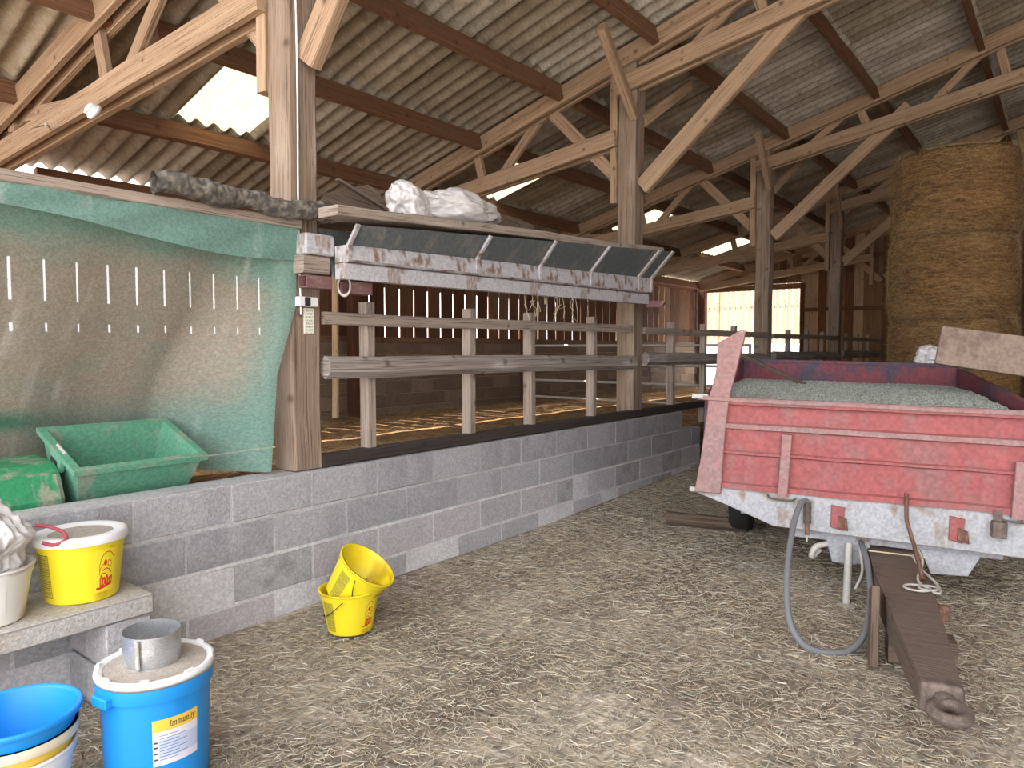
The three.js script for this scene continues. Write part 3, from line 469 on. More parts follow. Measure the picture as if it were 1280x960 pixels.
// ------------------------------------------------------------------ hay bales
const hayCore = tex(512, 512, (u, v) => { const a = fbm(u, v, 20, 60, 4, 141), b = fbm(u, v, 5, 6, 4, 145), c = fbm(u, v, 80, 110, 2, 147); return mix3([82, 58, 34], [182, 138, 84], clamp((0.45 * a + 0.25 * b + 0.3 * c - 0.22) * 1.9)); });
hayCore.repeat.set(2, 1);
const hayMat = mat({ map: hayCore, bumpMap: (() => { const t = floorBump.clone(); t.repeat.set(6, 3); t.needsUpdate = true; return t; })(), bumpScale: 0.03, roughness: 1 });
const hayPal = [[0.46, 0.31, 0.14], [0.36, 0.22, 0.09], [0.58, 0.42, 0.21], [0.25, 0.15, 0.06], [0.44, 0.33, 0.17]];
function bale(x, y, z, r, h, seed, label, count) {
  const b = thing('hay_bale', label, 'hay bale', 'stacked round hay bales', [x, y, z]);
  const prof = [], n = 16; for (let i = 0; i <= n; i++) { const t = i / n, e = Math.min(t, 1 - t); prof.push(new THREE.Vector2(r * (0.93 + 0.07 * smooth(0, 0.16, e)), h * t)); }
  prof.unshift(new THREE.Vector2(0.001, 0)); prof.push(new THREE.Vector2(0.001, h * 1.005));
  const g = new THREE.LatheGeometry(prof, 72), p = g.attributes.position;
  for (let i = 0; i < p.count; i++) { const X = p.getX(i), Y = p.getY(i), Z = p.getZ(i), a = Math.atan2(Z, X), q = 1 + 0.07 * n3(Math.cos(a) * 2 + seed, Y * 4, Math.sin(a) * 2, 1) + 0.03 * n3(Math.cos(a) * 8 + seed, Y * 14, Math.sin(a) * 8, 2); p.setX(i, X * q); p.setZ(i, Z * q); }
  g.computeVertexNormals(); part('core', g, hayMat, b);
  strawField('loose_hay', b, count, seed * 31 + 5, (q) => { const a = q() * 6.283, yy = h * (0.01 + 0.98 * q()), top = q() < 0.14, rr = top ? r * 0.95 * Math.sqrt(q()) : r * (0.955 + 0.05 * q()) * (0.95 + 0.05 * smooth(0, 0.16, Math.min(yy / h, 1 - yy / h))), L = 0.08 + 0.16 * q(); return { p: [Math.cos(a) * rr, top ? h + 0.01 * q() : yy, Math.sin(a) * rr], yaw: top ? q() * 6.28 : -a + Math.PI / 2 + (q() - 0.5) * 1.0, tilt: (q() - 0.5) * (q() < 0.5 ? 2.6 : 1.0), len: L, thick: 0.42 }; }, hayPal, 1);
  return b;
}
{
  const H = 0.897, lv = ['lowest', 'second', 'third', 'topmost'];
  for (let i = 0; i < 4; i++) bale(-1.09 + [0, 0.012, -0.01, 0.005][i], 0.02 + i * H, -9.35, 0.63, H, 3 + i, 'golden round hay bale, ' + lv[i] + ' in the tall stack behind trailer', 14000);
  for (let i = 0; i < 4; i++) bale(0.36, 0.02 + i * H, -10.0, 0.63, H, 13 + i, 'dark round hay bale, ' + lv[i] + ' in the stack right beside the tall one', 3500);
}
// ------------------------------------------------------------------ trailer
{
  const TH = 15.5 * Math.PI / 180;
  const t = thing('farm_trailer', 'small red tipping trailer with white chassis loaded with grey pellets', 'trailer', null, [-1.86, 0, -4.26]);
  t.rotation.set(0, TH, -0.02, 'YXZ');
  const W = 1.78, B = -2.38;
  const prof = [[0.63, -0.02], [0.63, 0.03], [0.662, 0.03], [0.67, 0.006], [0.842, 0.006], [0.85, 0.03], [0.864, 0.03], [0.872, 0.012], [1.0, 0.012], [1.012, 0.03], [1.036, 0.03], [1.046, 0.008], [1.15, 0.008], [1.156, 0.045], [1.192, 0.048], [1.197, 0.03], [1.197, -0.02]];
  const seg = 12, P = []; for (let i = 0; i <= seg; i++) { const w = 0.05 + (W - 0.05) * i / seg; P.push(prof.map(([h, z]) => [w, h + 0.002 * Math.sin(i * 2.1), z + 0.003 * Math.sin(i * 1.3)])); }
  part('front_panel', loft(P), M.red, t);
  const topRim = bar('top_rim', [0.16, 1.182, 0.03], [W, 1.182, 0.03], 0.035, 0.05, M.redDusty, t, { seg: 10, wob: 0.002, ch: 0.01 }); topRim.userData.label = 'dusty pink worn top rim';
  bar('rib', [0.10, 1.022, 0.032], [W, 1.022, 0.032], 0.03, 0.012, M.redDusty, t, { seg: 6, wob: 0.001 });
  extr('corner_post', [[-0.01, 0.60], [0.14, 0.60], [0.155, 1.0], [0.172, 1.195], [0.215, 1.40], [0.255, 1.605], [0.235, 1.612], [0.10, 1.53], [0.095, 1.35], [0.06, 1.195], [0.02, 0.8]], 0.06, M.redDusty, t, [0, 0, -0.01]).userData.label = 'tall dusty pink corner post with slanted top';
  extr('corner_post', [[W - 0.06, 0.60], [W + 0.05, 0.60], [W + 0.05, 1.2], [W - 0.05, 1.2]], 0.06, M.redDusty, t, [0, 0, -0.01]);
  bar('stiffener', [0.505, 0.61, 0.035], [0.515, 0.99, 0.035], 0.055, 0.035, M.redDusty, t, { wob: 0.002 }); bar('stiffener', [1.69, 0.61, 0.035], [1.70, 0.92, 0.035], 0.055, 0.03, M.redDusty, t, { wob: 0.002 });
  // sides, back, bed
  extr('side_panel', [[0.06, 0.62], [-B, 0.62], [-B, 1.39], [-B - 0.3, 1.39], [0.35, 1.24], [0.06, 1.2]], 0.035, M.redDark, t, [0.02, 0, 0], [0, Math.PI / 2, 0]);
  extr('side_panel', [[0.06, 0.62], [-B, 0.62], [-B, 1.36], [0.25, 1.22], [0.06, 1.2]], 0.035, M.redDark, t, [W - 0.01, 0, 0], [0, Math.PI / 2, 0]);
  part('tailgate', boxUV(W - 0.02, 0.75, 0.05, 0.01), M.redDark, t, [W / 2 + 0.01, 1.005, B]);
  bar('tailgate_rim', [0.02, 1.385, B], [W, 1.385, B], 0.03, 0.06, M.redDark, t, { wob: 0.002 });
  part('bed', boxUV(W - 0.04, 0.05, -B - 0.04, 0.01), M.whiteMetal, t, [W / 2 + 0.01, 0.62, B / 2]);
  // pellets
  const ph = (x, z) => 1.165 + 0.03 * n3(x * 3, 1, z * 3) + 0.035 * smooth(-0.2, -1.6, z) ;
  const load = new THREE.Group(); load.name = numbered('pellet_load'); load.position.copy(t.position); load.rotation.copy(t.rotation); scene.add(load); tagged(load, 'grey-green feed pellets filling the red trailer', 'feed pellets', null, 'stuff');
  part('pellet_heap', (() => { const g = gridGeo(0.06, W - 0.06, B + 0.05, -0.03, 40, 50, (x, z) => ph(x, z)); return g; })(), mat({ map: grain, color: 0x9a9e92, roughness: 1, bumpMap: grainB, bumpScale: 0.02 }), load).userData.kind = 'stuff';
  const r = rng(311), N = 24000, pg = new THREE.CylinderGeometry(0.0055, 0.0055, 0.02, 6), im = new THREE.InstancedMesh(pg, mat({ color: 0xffffff, roughness: 0.9 }), N), d = new THREE.Object3D(), c = new THREE.Color(); im.name = 'pellets'; im.userData.kind = 'stuff';
  for (let i = 0; i < N; i++) { const x = 0.07 + (W - 0.14) * r(), z = B + 0.06 + (-B - 0.1) * r(); d.position.set(x, ph(x, z) + 0.002 + 0.010 * r(), z); d.rotation.set(r() * 3, r() * 3, r() * 3); d.updateMatrix(); im.setMatrixAt(i, d.matrix); const k = 0.7 + 0.6 * r(); c.setRGB(0.33 * k, 0.35 * k, 0.31 * k); im.setColorAt(i, c); }
  load.add(im);
  // chassis
  extr('chassis_beam', [[0, 0.63], [0, 0.585], [0.17, 0.53], [0.46, 0.425], [W + 0.06, 0.395], [W + 0.06, 0.63]], 0.08, M.whiteMetal, t, [0, 0, -0.07]).userData.label = 'chipped white steel chassis beam';
  part('axle_beam', boxUV(1.1, 0.075, 0.08, 0.01), M.whiteMetal, t, [1.12, 0.383, -0.12]);
  extr('gusset', [[0.76, 0.36], [1.0, 0.36], [0.98, 0.24], [0.90, 0.22], [0.80, 0.225]], 0.02, M.whiteMetal, t, [0, 0, -0.10]);
  extr('gusset', [[1.26, 0.36], [1.56, 0.36], [1.50, 0.235], [1.32, 0.225]], 0.02, M.whiteMetal, t, [0, 0, -0.10]);
  for (const x of [0.30, 1.48]) part('frame_rail', boxUV(0.09, 0.14, -B - 0.1, 0.01), M.whiteMetal, t, [x, 0.52, B / 2 - 0.05]);
  bar('side_bolt', [-0.05, 0.60, 0.0], [0.02, 0.60, 0.0], 0.03, 0.03, M.galv, t); bar('hinge_pin', [0.02, 1.19, 0.05], [0.20, 1.185, 0.05], 0.025, 0.025, M.redDusty, t); bar('hinge_pin', [-0.05, 1.2, 0.03], [0.05, 1.2, 0.03], 0.03, 0.03, M.galv, t);
  for (const [x, m] of [[0.81, M.red], [1.415, M.red]]) { extr('red_hook', [[-0.03, -0.065], [0.03, -0.08], [0.035, 0.05], [-0.03, 0.06]], 0.012, m, t, [x, 0.525, 0.015]); extr('hook_fin', [[0, -0.05], [0.05, -0.06], [0.04, 0.0], [0, 0.01]], 0.012, M.rust, t, [x + 0.015, 0.515, 0.03], [0, -0.6, 0]); }
  const rp = part('rear_pocket', boxUV(0.07, 0.09, 0.06, 0.008), M.iron, t, [1.61, 0.545, 0.045]); bar('pocket_strap', [1.61, 0.58, 0.03], [1.60, 0.65, 0.03], 0.04, 0.02, M.iron, t);
  for (const [x0, x1] of [[0.42, 0.58], [1.62, 1.78]]) tube('lashing_rod', [[x0, 0.615, 0.02], [x0 + 0.02, 0.595, 0.035], [x1 - 0.03, 0.592, 0.035], [x1, 0.61, 0.03]], 0.006, M.iron, t, { sides: 6 });
  // wheels
  for (const x of [0.16, W - 0.14]) { const wh = lathe('wheel', [[0.13, -0.07], [0.2, -0.09], [0.27, -0.085], [0.3, -0.055], [0.305, 0], [0.3, 0.055], [0.27, 0.085], [0.2, 0.09], [0.13, 0.07]], M.tyre, t, [x, 0.30, B * 0.62], 36); wh.rotation.z = Math.PI / 2; lathe('rim', [[0, -0.03], [0.09, -0.03], [0.13, -0.06], [0.13, 0.06], [0.09, 0.03], [0, 0.03]], M.whiteMetal, wh, [0, 0, 0], 24); }
  bar('axle', [0.16, 0.30, B * 0.62], [W - 0.14, 0.30, B * 0.62], 0.06, 0.06, M.iron, t);
  // drawbar
  const S = (d, w, h0, h1, x = 1.115) => [[x - w, h0, d], [x + w, h0, d], [x + w, h1, d], [x - w, h1, d]];
  part('drawbar', loft([S(-0.6, 0.13, 0.2, 0.34), S(0.0, 0.13, 0.18, 0.33), S(0.45, 0.125, 0.18, 0.325), S(1.0, 0.10, 0.18, 0.315), S(1.55, 0.07, 0.19, 0.30), S(1.62, 0.068, 0.20, 0.298)]), M.darkwood, t).userData.label = 'worn dark brown tapering drawbar';
  const hc = part('hitch_collar', boxUV(0.145, 0.12, 0.07, 0.02), M.iron, t, [1.115, 0.245, 1.645]); const eye = part('hitch_eye', new THREE.TorusGeometry(0.052, 0.024, 14, 32), M.iron, t, [1.13, 0.235, 1.74], [Math.PI / 2 + 0.15, 0, 0]); eye.userData.label = 'dark iron hitch ring';
  tube('hitch_neck', [[1.115, 0.25, 1.64], [1.12, 0.245, 1.68], [1.125, 0.238, 1.70]], 0.04, M.iron, t);
  tube('pin_rod', [[1.16, 0.70, 0.05], [1.165, 0.55, 0.07], [1.19, 0.45, 0.2], [1.20, 0.34, 0.5]], 0.011, M.rust, t, { sides: 6, tension: 0.2 });
  for (const [x, z, a, s] of [[1.16, 0.62, 0.2, 1], [1.21, 0.60, 0.5, 0.75]]) { const k = part('rope_loop', new THREE.TorusGeometry(0.06 * s, 0.006, 6, 24), M.galv, t, [x, 0.335, z], [-Math.PI / 2, 0, a]); k.scale.y = 0.8; }
  tube('rope', [[1.17, 0.47, 0.12], [1.22, 0.40, 0.3], [1.18, 0.335, 0.5], [1.25, 0.33, 0.66], [1.26, 0.335, 0.5], [1.21, 0.36, 0.36], [1.18, 0.40, 0.25]], 0.007, M.galv, t, { sides: 6 });
  tube('twine', [[0.98, 0.36, 0.10], [1.1, 0.375, 0.16], [1.26, 0.37, 0.14]], 0.004, mat({ color: 0xcdbf94 }), t, { sides: 5 });
  part('drawbar_tab', boxUV(0.05, 0.07, 0.05, 0.01), M.rust, t, [1.255, 0.27, 0.75]);
  // hydraulic hose and coupling
  bar('hose_coupling', [0.645, 0.60, 0.05], [0.65, 0.47, 0.05], 0.045, 0.045, M.iron, t, { ch: 0.014 }); bar('hose_coupling', [0.65, 0.475, 0.05], [0.652, 0.40, 0.05], 0.028, 0.028, M.rust, t, { ch: 0.01 }); bar('hose_nipple', [0.652, 0.40, 0.05], [0.653, 0.355, 0.05], 0.016, 0.016, M.galv, t, { taper: 0.5 });
  tube('hydraulic_hose', [[0.645, 0.60, 0.05], [0.61, 0.60, 0.12], [0.575, 0.50, 0.30], [0.558, 0.33, 0.62], [0.578, 0.16, 0.82], [0.64, 0.06, 0.87], [0.74, 0.024, 0.86], [0.85, 0.035, 0.82], [0.93, 0.10, 0.72], [0.965, 0.22, 0.52], [0.965, 0.31, 0.28], [0.955, 0.35, 0.05], [0.95, 0.36, -0.1]], 0.0165, M.rubber, t, { seg: 120, sides: 12 });
  tube('lever', [[0.72, 0.30, -0.02], [0.68, 0.27, 0.04], [0.70, 0.33, 0.04], [0.76, 0.345, 0.0]], 0.018, M.galv, t);
  // parking jack and chock
  tube('jack_leg', [[0.88, 0.36, -0.02], [0.88, 0.2, 0.03], [0.875, 0.03, 0.10]], 0.022, M.galv, t, { sides: 10 }); lathe('jack_foot', [[0, 0], [0.05, 0.0], [0.05, 0.012], [0.02, 0.02], [0, 0.02]], M.galv, t, [0.875, 0.015, 0.10], 16);
  tube('jack_strap', [[0.94, 0.34, 0.02], [0.955, 0.22, 0.05], [0.92, 0.12, 0.08]], 0.009, M.galv, t, { sides: 6 });
}
{
  const TH = 15.5 * Math.PI / 180, L = (w, h, d) => { const c = Math.cos(TH), s = Math.sin(TH); return [-1.86 + w * c + d * s, h, -4.26 - w * s + d * c]; };
  const a = bar('chock_plank', L(0.955, 0.0, 0.93), L(0.965, 0.335, 0.78), 0.16, 0.035, M.greyD, null, { up: [0.27, 0, 0.96], wob: 0.003 }); a.name = 'prop_plank'; tagged(a, 'weathered upright plank leaning against the side of the drawbar', 'plank');
  const b = bar('chock', L(1.02, 0.085, 0.82), L(1.30, 0.085, 0.82), 0.14, 0.16, M.greyD, null, { wob: 0.004 }); b.name = 'chock_block'; tagged(b, 'grey wood block under the trailer drawbar', 'wood block');
  const lg = bar('log', [-2.62, 0.09, -5.42], [-2.02, 0.075, -5.62], 0.10, 0.11, M.greyD, null, { ch: 0.03, wob: 0.006 }); lg.name = 'timber_log'; tagged(lg, 'squared timber log lying on straw in front of trailer wheel', 'log');
  const bd = part('board', boxUV(1.15, 0.26, 0.05, 0.008), M.brownBoard, null); bd.position.set(...L(2.02, 1.43, -0.95)); bd.rotation.set(-0.15, TH, -0.16, 'YXZ'); bd.name = 'leaning_board'; tagged(bd, 'thick brown board lying tilted across the right end of trailer', 'board');
  const st = bar('stick', L(0.06, 1.45, -2.2), L(0.62, 1.2, -1.7), 0.03, 0.03, M.darkwood, null, { wob: 0.003 }); st.name = 'wooden_stick'; tagged(st, 'dark wooden stick resting slanted in the trailer on the pellets', 'stick');
  const sk = part('sack', crumple(0.12, 0.10, 0.12, 0.4, 21), sackMat, null, L(1.62, 1.42, -2.52)); sk.name = 'feed_sack'; tagged(sk, 'small white plastic sack showing above the trailer tailgate by hay', 'sack');
}
// hay heap at the far end of the feed wall
{
  const h = thing('straw_heap', 'small heap of greenish hay spilling off the end of block wall', 'hay heap', null, [-3.28, 0, -8.62]);
  const g = crumple(0.46, 0.60, 0.46, 0.25, 41, 5, 0.05); part('core', g, mat({ map: hayCore, color: 0xa8a884, roughness: 1 }), h, [0, 0.05, 0]);
  strawField('loose_hay', h, 5000, 717, (r) => { const a = r() * 6.28, e = Math.pow(r(), 0.6) * 0.6, q = 0.72 * Math.sqrt(1 - Math.min(1, e / 0.64) ** 2) * (0.85 + 0.2 * r()); return { p: [Math.cos(a) * q * 0.72, e * 1.1, Math.sin(a) * q * 0.72], yaw: r() * 6.28, tilt: (r() - 0.5) * 1.6, len: 0.1 + 0.14 * r(), thick: 0.28 }; }, [[0.40, 0.42, 0.24], [0.50, 0.48, 0.28], [0.30, 0.29, 0.17], [0.54, 0.47, 0.29]], 1);
}
// ------------------------------------------------------------------ bench of slabs on blocks
{
  const b = thing('concrete_bench', 'concrete slab bench resting on blocks against the block wall', 'bench', null, [-3.24, 0, -0.7]);
  part('slab', boxUV(0.405, 0.085, 1.4, 0.008), M.bench, b, [0, 0.4175, 0]);
  for (const [z, y, n] of [[-0.60, 0.28, 1], [-0.60, 0.08, 1], [0.58, 0.28, 1], [0.58, 0.08, 1]]) { part('support_block', boxUV(0.19, 0.187, 0.185, 0.008), M.blkW[1], b, [-0.095, y, z]); part('support_block', boxUV(0.19, 0.187, 0.185, 0.008), M.blkW[0], b, [0.10, y, z]); }
}
// ------------------------------------------------------------------ buckets
function canvasTex(w, h, draw) { const c = document.createElement('canvas'); c.width = w; c.height = h; draw(c.getContext('2d'), w, h); const t = new THREE.CanvasTexture(c); t.colorSpace = THREE.SRGBColorSpace; t.magFilter = THREE.LinearFilter; return t; }
function wrapGeo(r0, r1, y0, y1, a0, a1, n = 14) { const p = [], uv = [], ix = []; for (let i = 0; i <= n; i++) { const t = i / n, a = a0 + (a1 - a0) * t; for (const [k, r, y] of [[0, r0, y0], [1, r1, y1]]) { p.push(Math.sin(a) * r, y, Math.cos(a) * r); uv.push(t, k); } } for (let i = 0; i < n; i++) { const a = i * 2; ix.push(a, a + 2, a + 1, a + 1, a + 2, a + 3); } const g = new THREE.BufferGeometry(); g.setAttribute('position', new THREE.Float32BufferAttribute(p, 3)); g.setAttribute('uv', new THREE.Float32BufferAttribute(uv, 2)); g.setIndex(ix); g.computeVertexNormals(); return g; }
const printText = canvasTex(128, 256, (c, w, h) => { c.fillStyle = '#c9bb3c'; c.fillRect(0, 0, w, h); c.fillStyle = '#4c4a20'; c.fillRect(0, 0, w, 4); c.fillRect(0, h - 4, w, 4); c.fillRect(0, 0, 3, h); c.fillRect(w - 3, 0, 3, h); for (let i = 0; i < 19; i++) { if (i % 6 === 5) { c.fillRect(6, 12 + i * 12 + 4, w - 12, 2); continue; } let x = 8; const r = rng(i + 3); while (x < w - 16) { const l = 6 + r() * 16; c.fillRect(x, 12 + i * 12, Math.min(l, w - 10 - x), 5); x += l + 4; } } });
const printRed = canvasTex(256, 256, (c, w, h) => {
  c.fillStyle = '#efdf33'; c.fillRect(0, 0, w, h); c.strokeStyle = '#d3261c'; c.fillStyle = '#d3261c'; c.lineWidth = 6; c.lineCap = 'round';
  c.beginPath(); c.arc(150, 110, 92, Math.PI * 0.95, Math.PI * 1.8); c.stroke(); c.beginPath(); c.arc(120, 150, 62, Math.PI, Math.PI * 1.6); c.stroke();
  c.beginPath(); c.arc(125, 82, 18, 0, 7); c.fill(); c.beginPath(); c.ellipse(178, 92, 26, 18, 0.4, 0, 7); c.stroke(); c.beginPath(); c.moveTo(95, 130); c.quadraticCurveTo(150, 100, 205, 150); c.stroke(); c.beginPath(); c.moveTo(70, 160); c.quadraticCurveTo(110, 128, 150, 165); c.stroke();
  c.lineWidth = 13; for (const [x, q] of [[70, 60], [100, 50], [135, 58], [165, 44], [195, 50]]) { c.beginPath(); c.moveTo(x, 222); c.quadraticCurveTo(x - 8, 222 - q, x + 20, 226 - q); c.quadraticCurveTo(x + 26, 200, x + 12, 222); c.stroke(); } c.beginPath(); c.moveTo(30, 232); c.quadraticCurveTo(90, 238, 205, 214); c.stroke();
});
M.yellow = mat({ color: 0xf2dc2a, roughness: 0.42, map: tex(128, 128, (u, v) => { const f = fbm(u, v, 8, 8, 4, 151); return mix3([255, 255, 255], [205, 190, 150], clamp((f - 0.58) * 5)); }) });
M.printT = mat({ map: printText, roughness: 0.5 }); M.printR = mat({ map: printRed, roughness: 0.5 });
M.bail = mat({ color: 0x55504a, roughness: 0.5, metalness: 0.5 }); M.redGrip = mat({ color: 0x8e2f3a, roughness: 0.6 });
function bucketProfile(rb, rt, h, th = 0.004) { return [[0, 0], [rb - 0.008, 0], [rb, 0.008], [rb + (rt - rb) * 0.86, h * 0.86], [rb + (rt - rb) * 0.86 + 0.006, h * 0.865], [rt - 0.002, h - 0.012], [rt + 0.006, h - 0.01], [rt + 0.007, h], [rt - th, h], [rt - th - 0.004, h * 0.85], [rb - th, 0.012], [0, 0.01]]; }
function yellowBucket(label, pos, rb, rt, h, turn, bailA, bailDrop) {
  const b = thing('yellow_bucket', label, 'bucket', null, pos); b.rotation.y = turn;
  lathe('shell', bucketProfile(rb, rt, h), M.yellow, b);
  const R = (y) => rb + (rt - rb) * y / h + 0.0012;
  const l1 = part('text_print', wrapGeo(R(h * 0.12), R(h * 0.80), h * 0.12, h * 0.80, -1.0, -0.55), M.printT, b); const l2 = part('red_print', wrapGeo(R(h * 0.15), R(h * 0.82), h * 0.15, h * 0.82, 0.55, 1.15), M.printR, b); l2.userData.label = 'red printed emblem';
  if (bailDrop !== undefined) { const pts = []; for (let i = 0; i <= 12; i++) { const a = Math.PI * i / 12, x = Math.cos(a) * (rt + 0.01), s = Math.sin(a) * (rt + 0.012); pts.push([x * Math.cos(bailA) - 0, h * 0.88 - Math.sin(bailDrop) * s, 0]); pts[i] = [Math.cos(bailA) * x + Math.sin(bailA) * Math.cos(bailDrop) * s, h * 0.88 - Math.sin(bailDrop) * s, -Math.sin(bailA) * x + Math.cos(bailA) * Math.cos(bailDrop) * s]; } tube('bail', pts, 0.0025, M.bail, b, { sides: 6, seg: 40 }); tube('grip', pts.slice(5, 8), 0.009, M.redGrip, b, { sides: 8 }); }
  return b;
}
{
  const b = yellowBucket('yellow bucket with white lid standing on the concrete bench', [-3.245, 0.46, -1.20], 0.135, 0.165, 0.265, 0.95, 0, undefined);
  const lid = lathe('lid', [[0, 0.268], [0.12, 0.268], [0.128, 0.276], [0.160, 0.280], [0.176, 0.274], [0.178, 0.245], [0.171, 0.243], [0.168, 0.262], [0, 0.262]], M.white, b); lid.userData.label = 'white plastic lid';
  lathe('lid_dust', [[0, 0.2692], [0.117, 0.2692], [0.119, 0.2688]], M.dustyTop, b).userData.label = 'beige dust in the lid';
  const c = yellowBucket('lower yellow bucket of the pair on straw by wall', [-2.95, 0.02, -2.37], 0.115, 0.155, 0.225, 0.80, -1.7, 0.75);
  const d = yellowBucket('upper yellow bucket sitting tilted in the lower one', [-2.985, 0.185, -2.365], 0.115, 0.155, 0.225, 0, 1.2, 1.25);
  d.rotation.set(0.28, 1.0, -0.5, 'XZY'); d.rotation.set(0, 0, 0); d.quaternion.setFromUnitVectors(V(0, 1, 0), V(0.52, 0.80, -0.26).normalize()).multiply(new THREE.Quaternion().setFromAxisAngle(V(0, 1, 0), 0.95));
}
{ // white bucket with a sack in it
  const b = thing('white_bucket', 'white plastic bucket with blue print standing on concrete bench', 'bucket', null, [-3.215, 0.46, -0.855]); b.rotation.y = 1.0;
  M.dirtyWhite = mat({ color: 0xe2dfd8, roughness: 0.5, map: tex(128, 128, (u, v) => mix3([255, 255, 255], [196, 186, 168], clamp((fbm(u, v, 6, 6, 4, 161) - 0.5) * 5))) });
  lathe('shell', bucketProfile(0.12, 0.155, 0.215), M.dirtyWhite, b);
  const t = canvasTex(256, 256, (c, w, h) => { c.fillStyle = '#e2dfd8'; c.fillRect(0, 0, w, h); c.fillStyle = '#5b82c4'; c.beginPath(); c.moveTo(60, 40); c.lineTo(200, 30); c.quadraticCurveTo(160, 84, 110, 78); c.fill(); c.strokeStyle = '#c9a36a'; c.lineWidth = 9; c.beginPath(); c.arc(140, 128, 24, 3, 6.8); c.stroke(); c.fillStyle = '#4a78c0'; c.strokeStyle = '#4a78c0'; c.lineWidth = 13; for (let i = 0; i < 5; i++) { const x = 12 + i * 36; c.beginPath(); c.moveTo(x, 216 - i * 4); c.lineTo(x + 16, 170 - i * 4); c.lineTo(x + 26, 178 - i * 4 + (i % 2) * 20); c.stroke(); } });
  const R = (y) => 0.12 + 0.035 * y / 0.215 + 0.0012; part('blue_print', wrapGeo(R(0.05), R(0.17), 0.05, 0.17, -0.1, 0.75), mat({ map: t, roughness: 0.5 }), b);
  const s = part('sack', crumple(0.135, 0.145, 0.135, 0.42, 55, 6), sackMat, null, [-3.225, 0.735, -0.845]); s.name = 'white_bag'; tagged(s, 'crumpled white plastic bag stuffed in the white bucket', 'bag');
  const r = tube('red_ribbon', [[-3.20, 0.80, -1.02], [-3.18, 0.79, -1.06], [-3.15, 0.765, -1.10], [-3.12, 0.74, -1.10], [-3.13, 0.725, -1.06], [-3.16, 0.735, -1.03]], 0.007, mat({ color: 0xa84250, roughness: 0.6 }), null, { sides: 6 }); r.name = 'red_twine'; tagged(r, 'red twine tied round the neck of the white bag', 'twine');
}
{ // blue drum
  const b = thing('blue_drum', 'tall blue plastic drum with white lid and paper label', 'drum', null, [-2.465, 0.01, -1.135]); b.rotation.y = 0.95;
  M.blue = mat({ color: 0x1c8fe0, roughness: 0.4, map: tex(256, 256, (u, v) => mix3([255, 255, 255], [216, 232, 240], clamp((fbm(u, v, 9, 9, 4, 171) - 0.6) * 8) * 0.8)) });
  lathe('shell', [[0, 0], [0.155, 0], [0.163, 0.01], [0.172, 0.33], [0.184, 0.335], [0.186, 0.385], [0.180, 0.39], [0, 0.39]], M.blue, b);
  lathe('lid', [[0, 0.402], [0.165, 0.402], [0.172, 0.410], [0.186, 0.409], [0.189, 0.398], [0.188, 0.384], [0, 0.384]], M.white, b).userData.label = 'white plastic lid';
  lathe('lid_dust', [[0, 0.4035], [0.160, 0.4035], [0.163, 0.4025]], M.dustyTop, b).userData.label = 'dusty lid surface';
  for (let i = 0; i < 8; i++) { const a = i / 8 * 6.28; part('lid_clip', box(0.03, 0.012, 0.014, 0.003), M.white, b, [Math.sin(a) * 0.178, 0.412, Math.cos(a) * 0.178], [0, a, 0]); }
  part('lug', box(0.08, 0.035, 0.03, 0.006), M.blue, b, [Math.sin(-0.8) * 0.188, 0.345, Math.cos(-0.8) * 0.188], [0, -0.8, 0]);
  const t = canvasTex(512, 320, (c, w, h) => { c.fillStyle = '#d8d8e4'; c.fillRect(0, 0, w, h); c.fillStyle = '#e8c04a'; c.fillRect(0, 0, w, 84); c.fillStyle = '#b9c4de'; c.fillRect(60, 140, w - 60, 130); c.fillStyle = '#1c1c28'; c.font = 'italic bold 60px serif'; c.fillText('Immunity', 170, 62); c.fillStyle = '#5a6a92'; c.fillRect(260, 70, 6, 40); for (let i = 0; i < 9; i++) { c.fillRect(70, 110 + i * 21, 200 + (i * 97) % 190, 5); } c.fillStyle = '#333'; for (const y of [150, 184, 226, 268]) c.fillRect(14, y, 36, 12); });
  part('paper_label', wrapGeo(0.1678, 0.1718, 0.12, 0.275, 0.10, 0.98), mat({ map: t, roughness: 0.7 }), b).userData.label = 'white and yellow paper label';
  const ring = thing('metal_ring', 'galvanised sheet-metal ring standing on the blue drum lid', 'metal ring', null, [-2.50, 0.414, -1.14]);
  const R = lathe('band', [[0.093, 0], [0.095, 0.0], [0.0955, 0.105], [0.0935, 0.105], [0.093, 0]], metalPaint('#b9bcc0', '#d8dadc', 63, 0.7, 0.35, 3), ring, [0, 0, 0], 64); R.material.metalness = 0.75; R.scale.set(1.03, 1, 0.96);
  bar('seam', [0.06, 0.005, 0.076], [0.06, 0.10, 0.076], 0.02, 0.006, M.galv, ring); lathe('residue', [[0, 0.012], [0.08, 0.01], [0.091, 0.016]], M.dustyTop, ring);
}
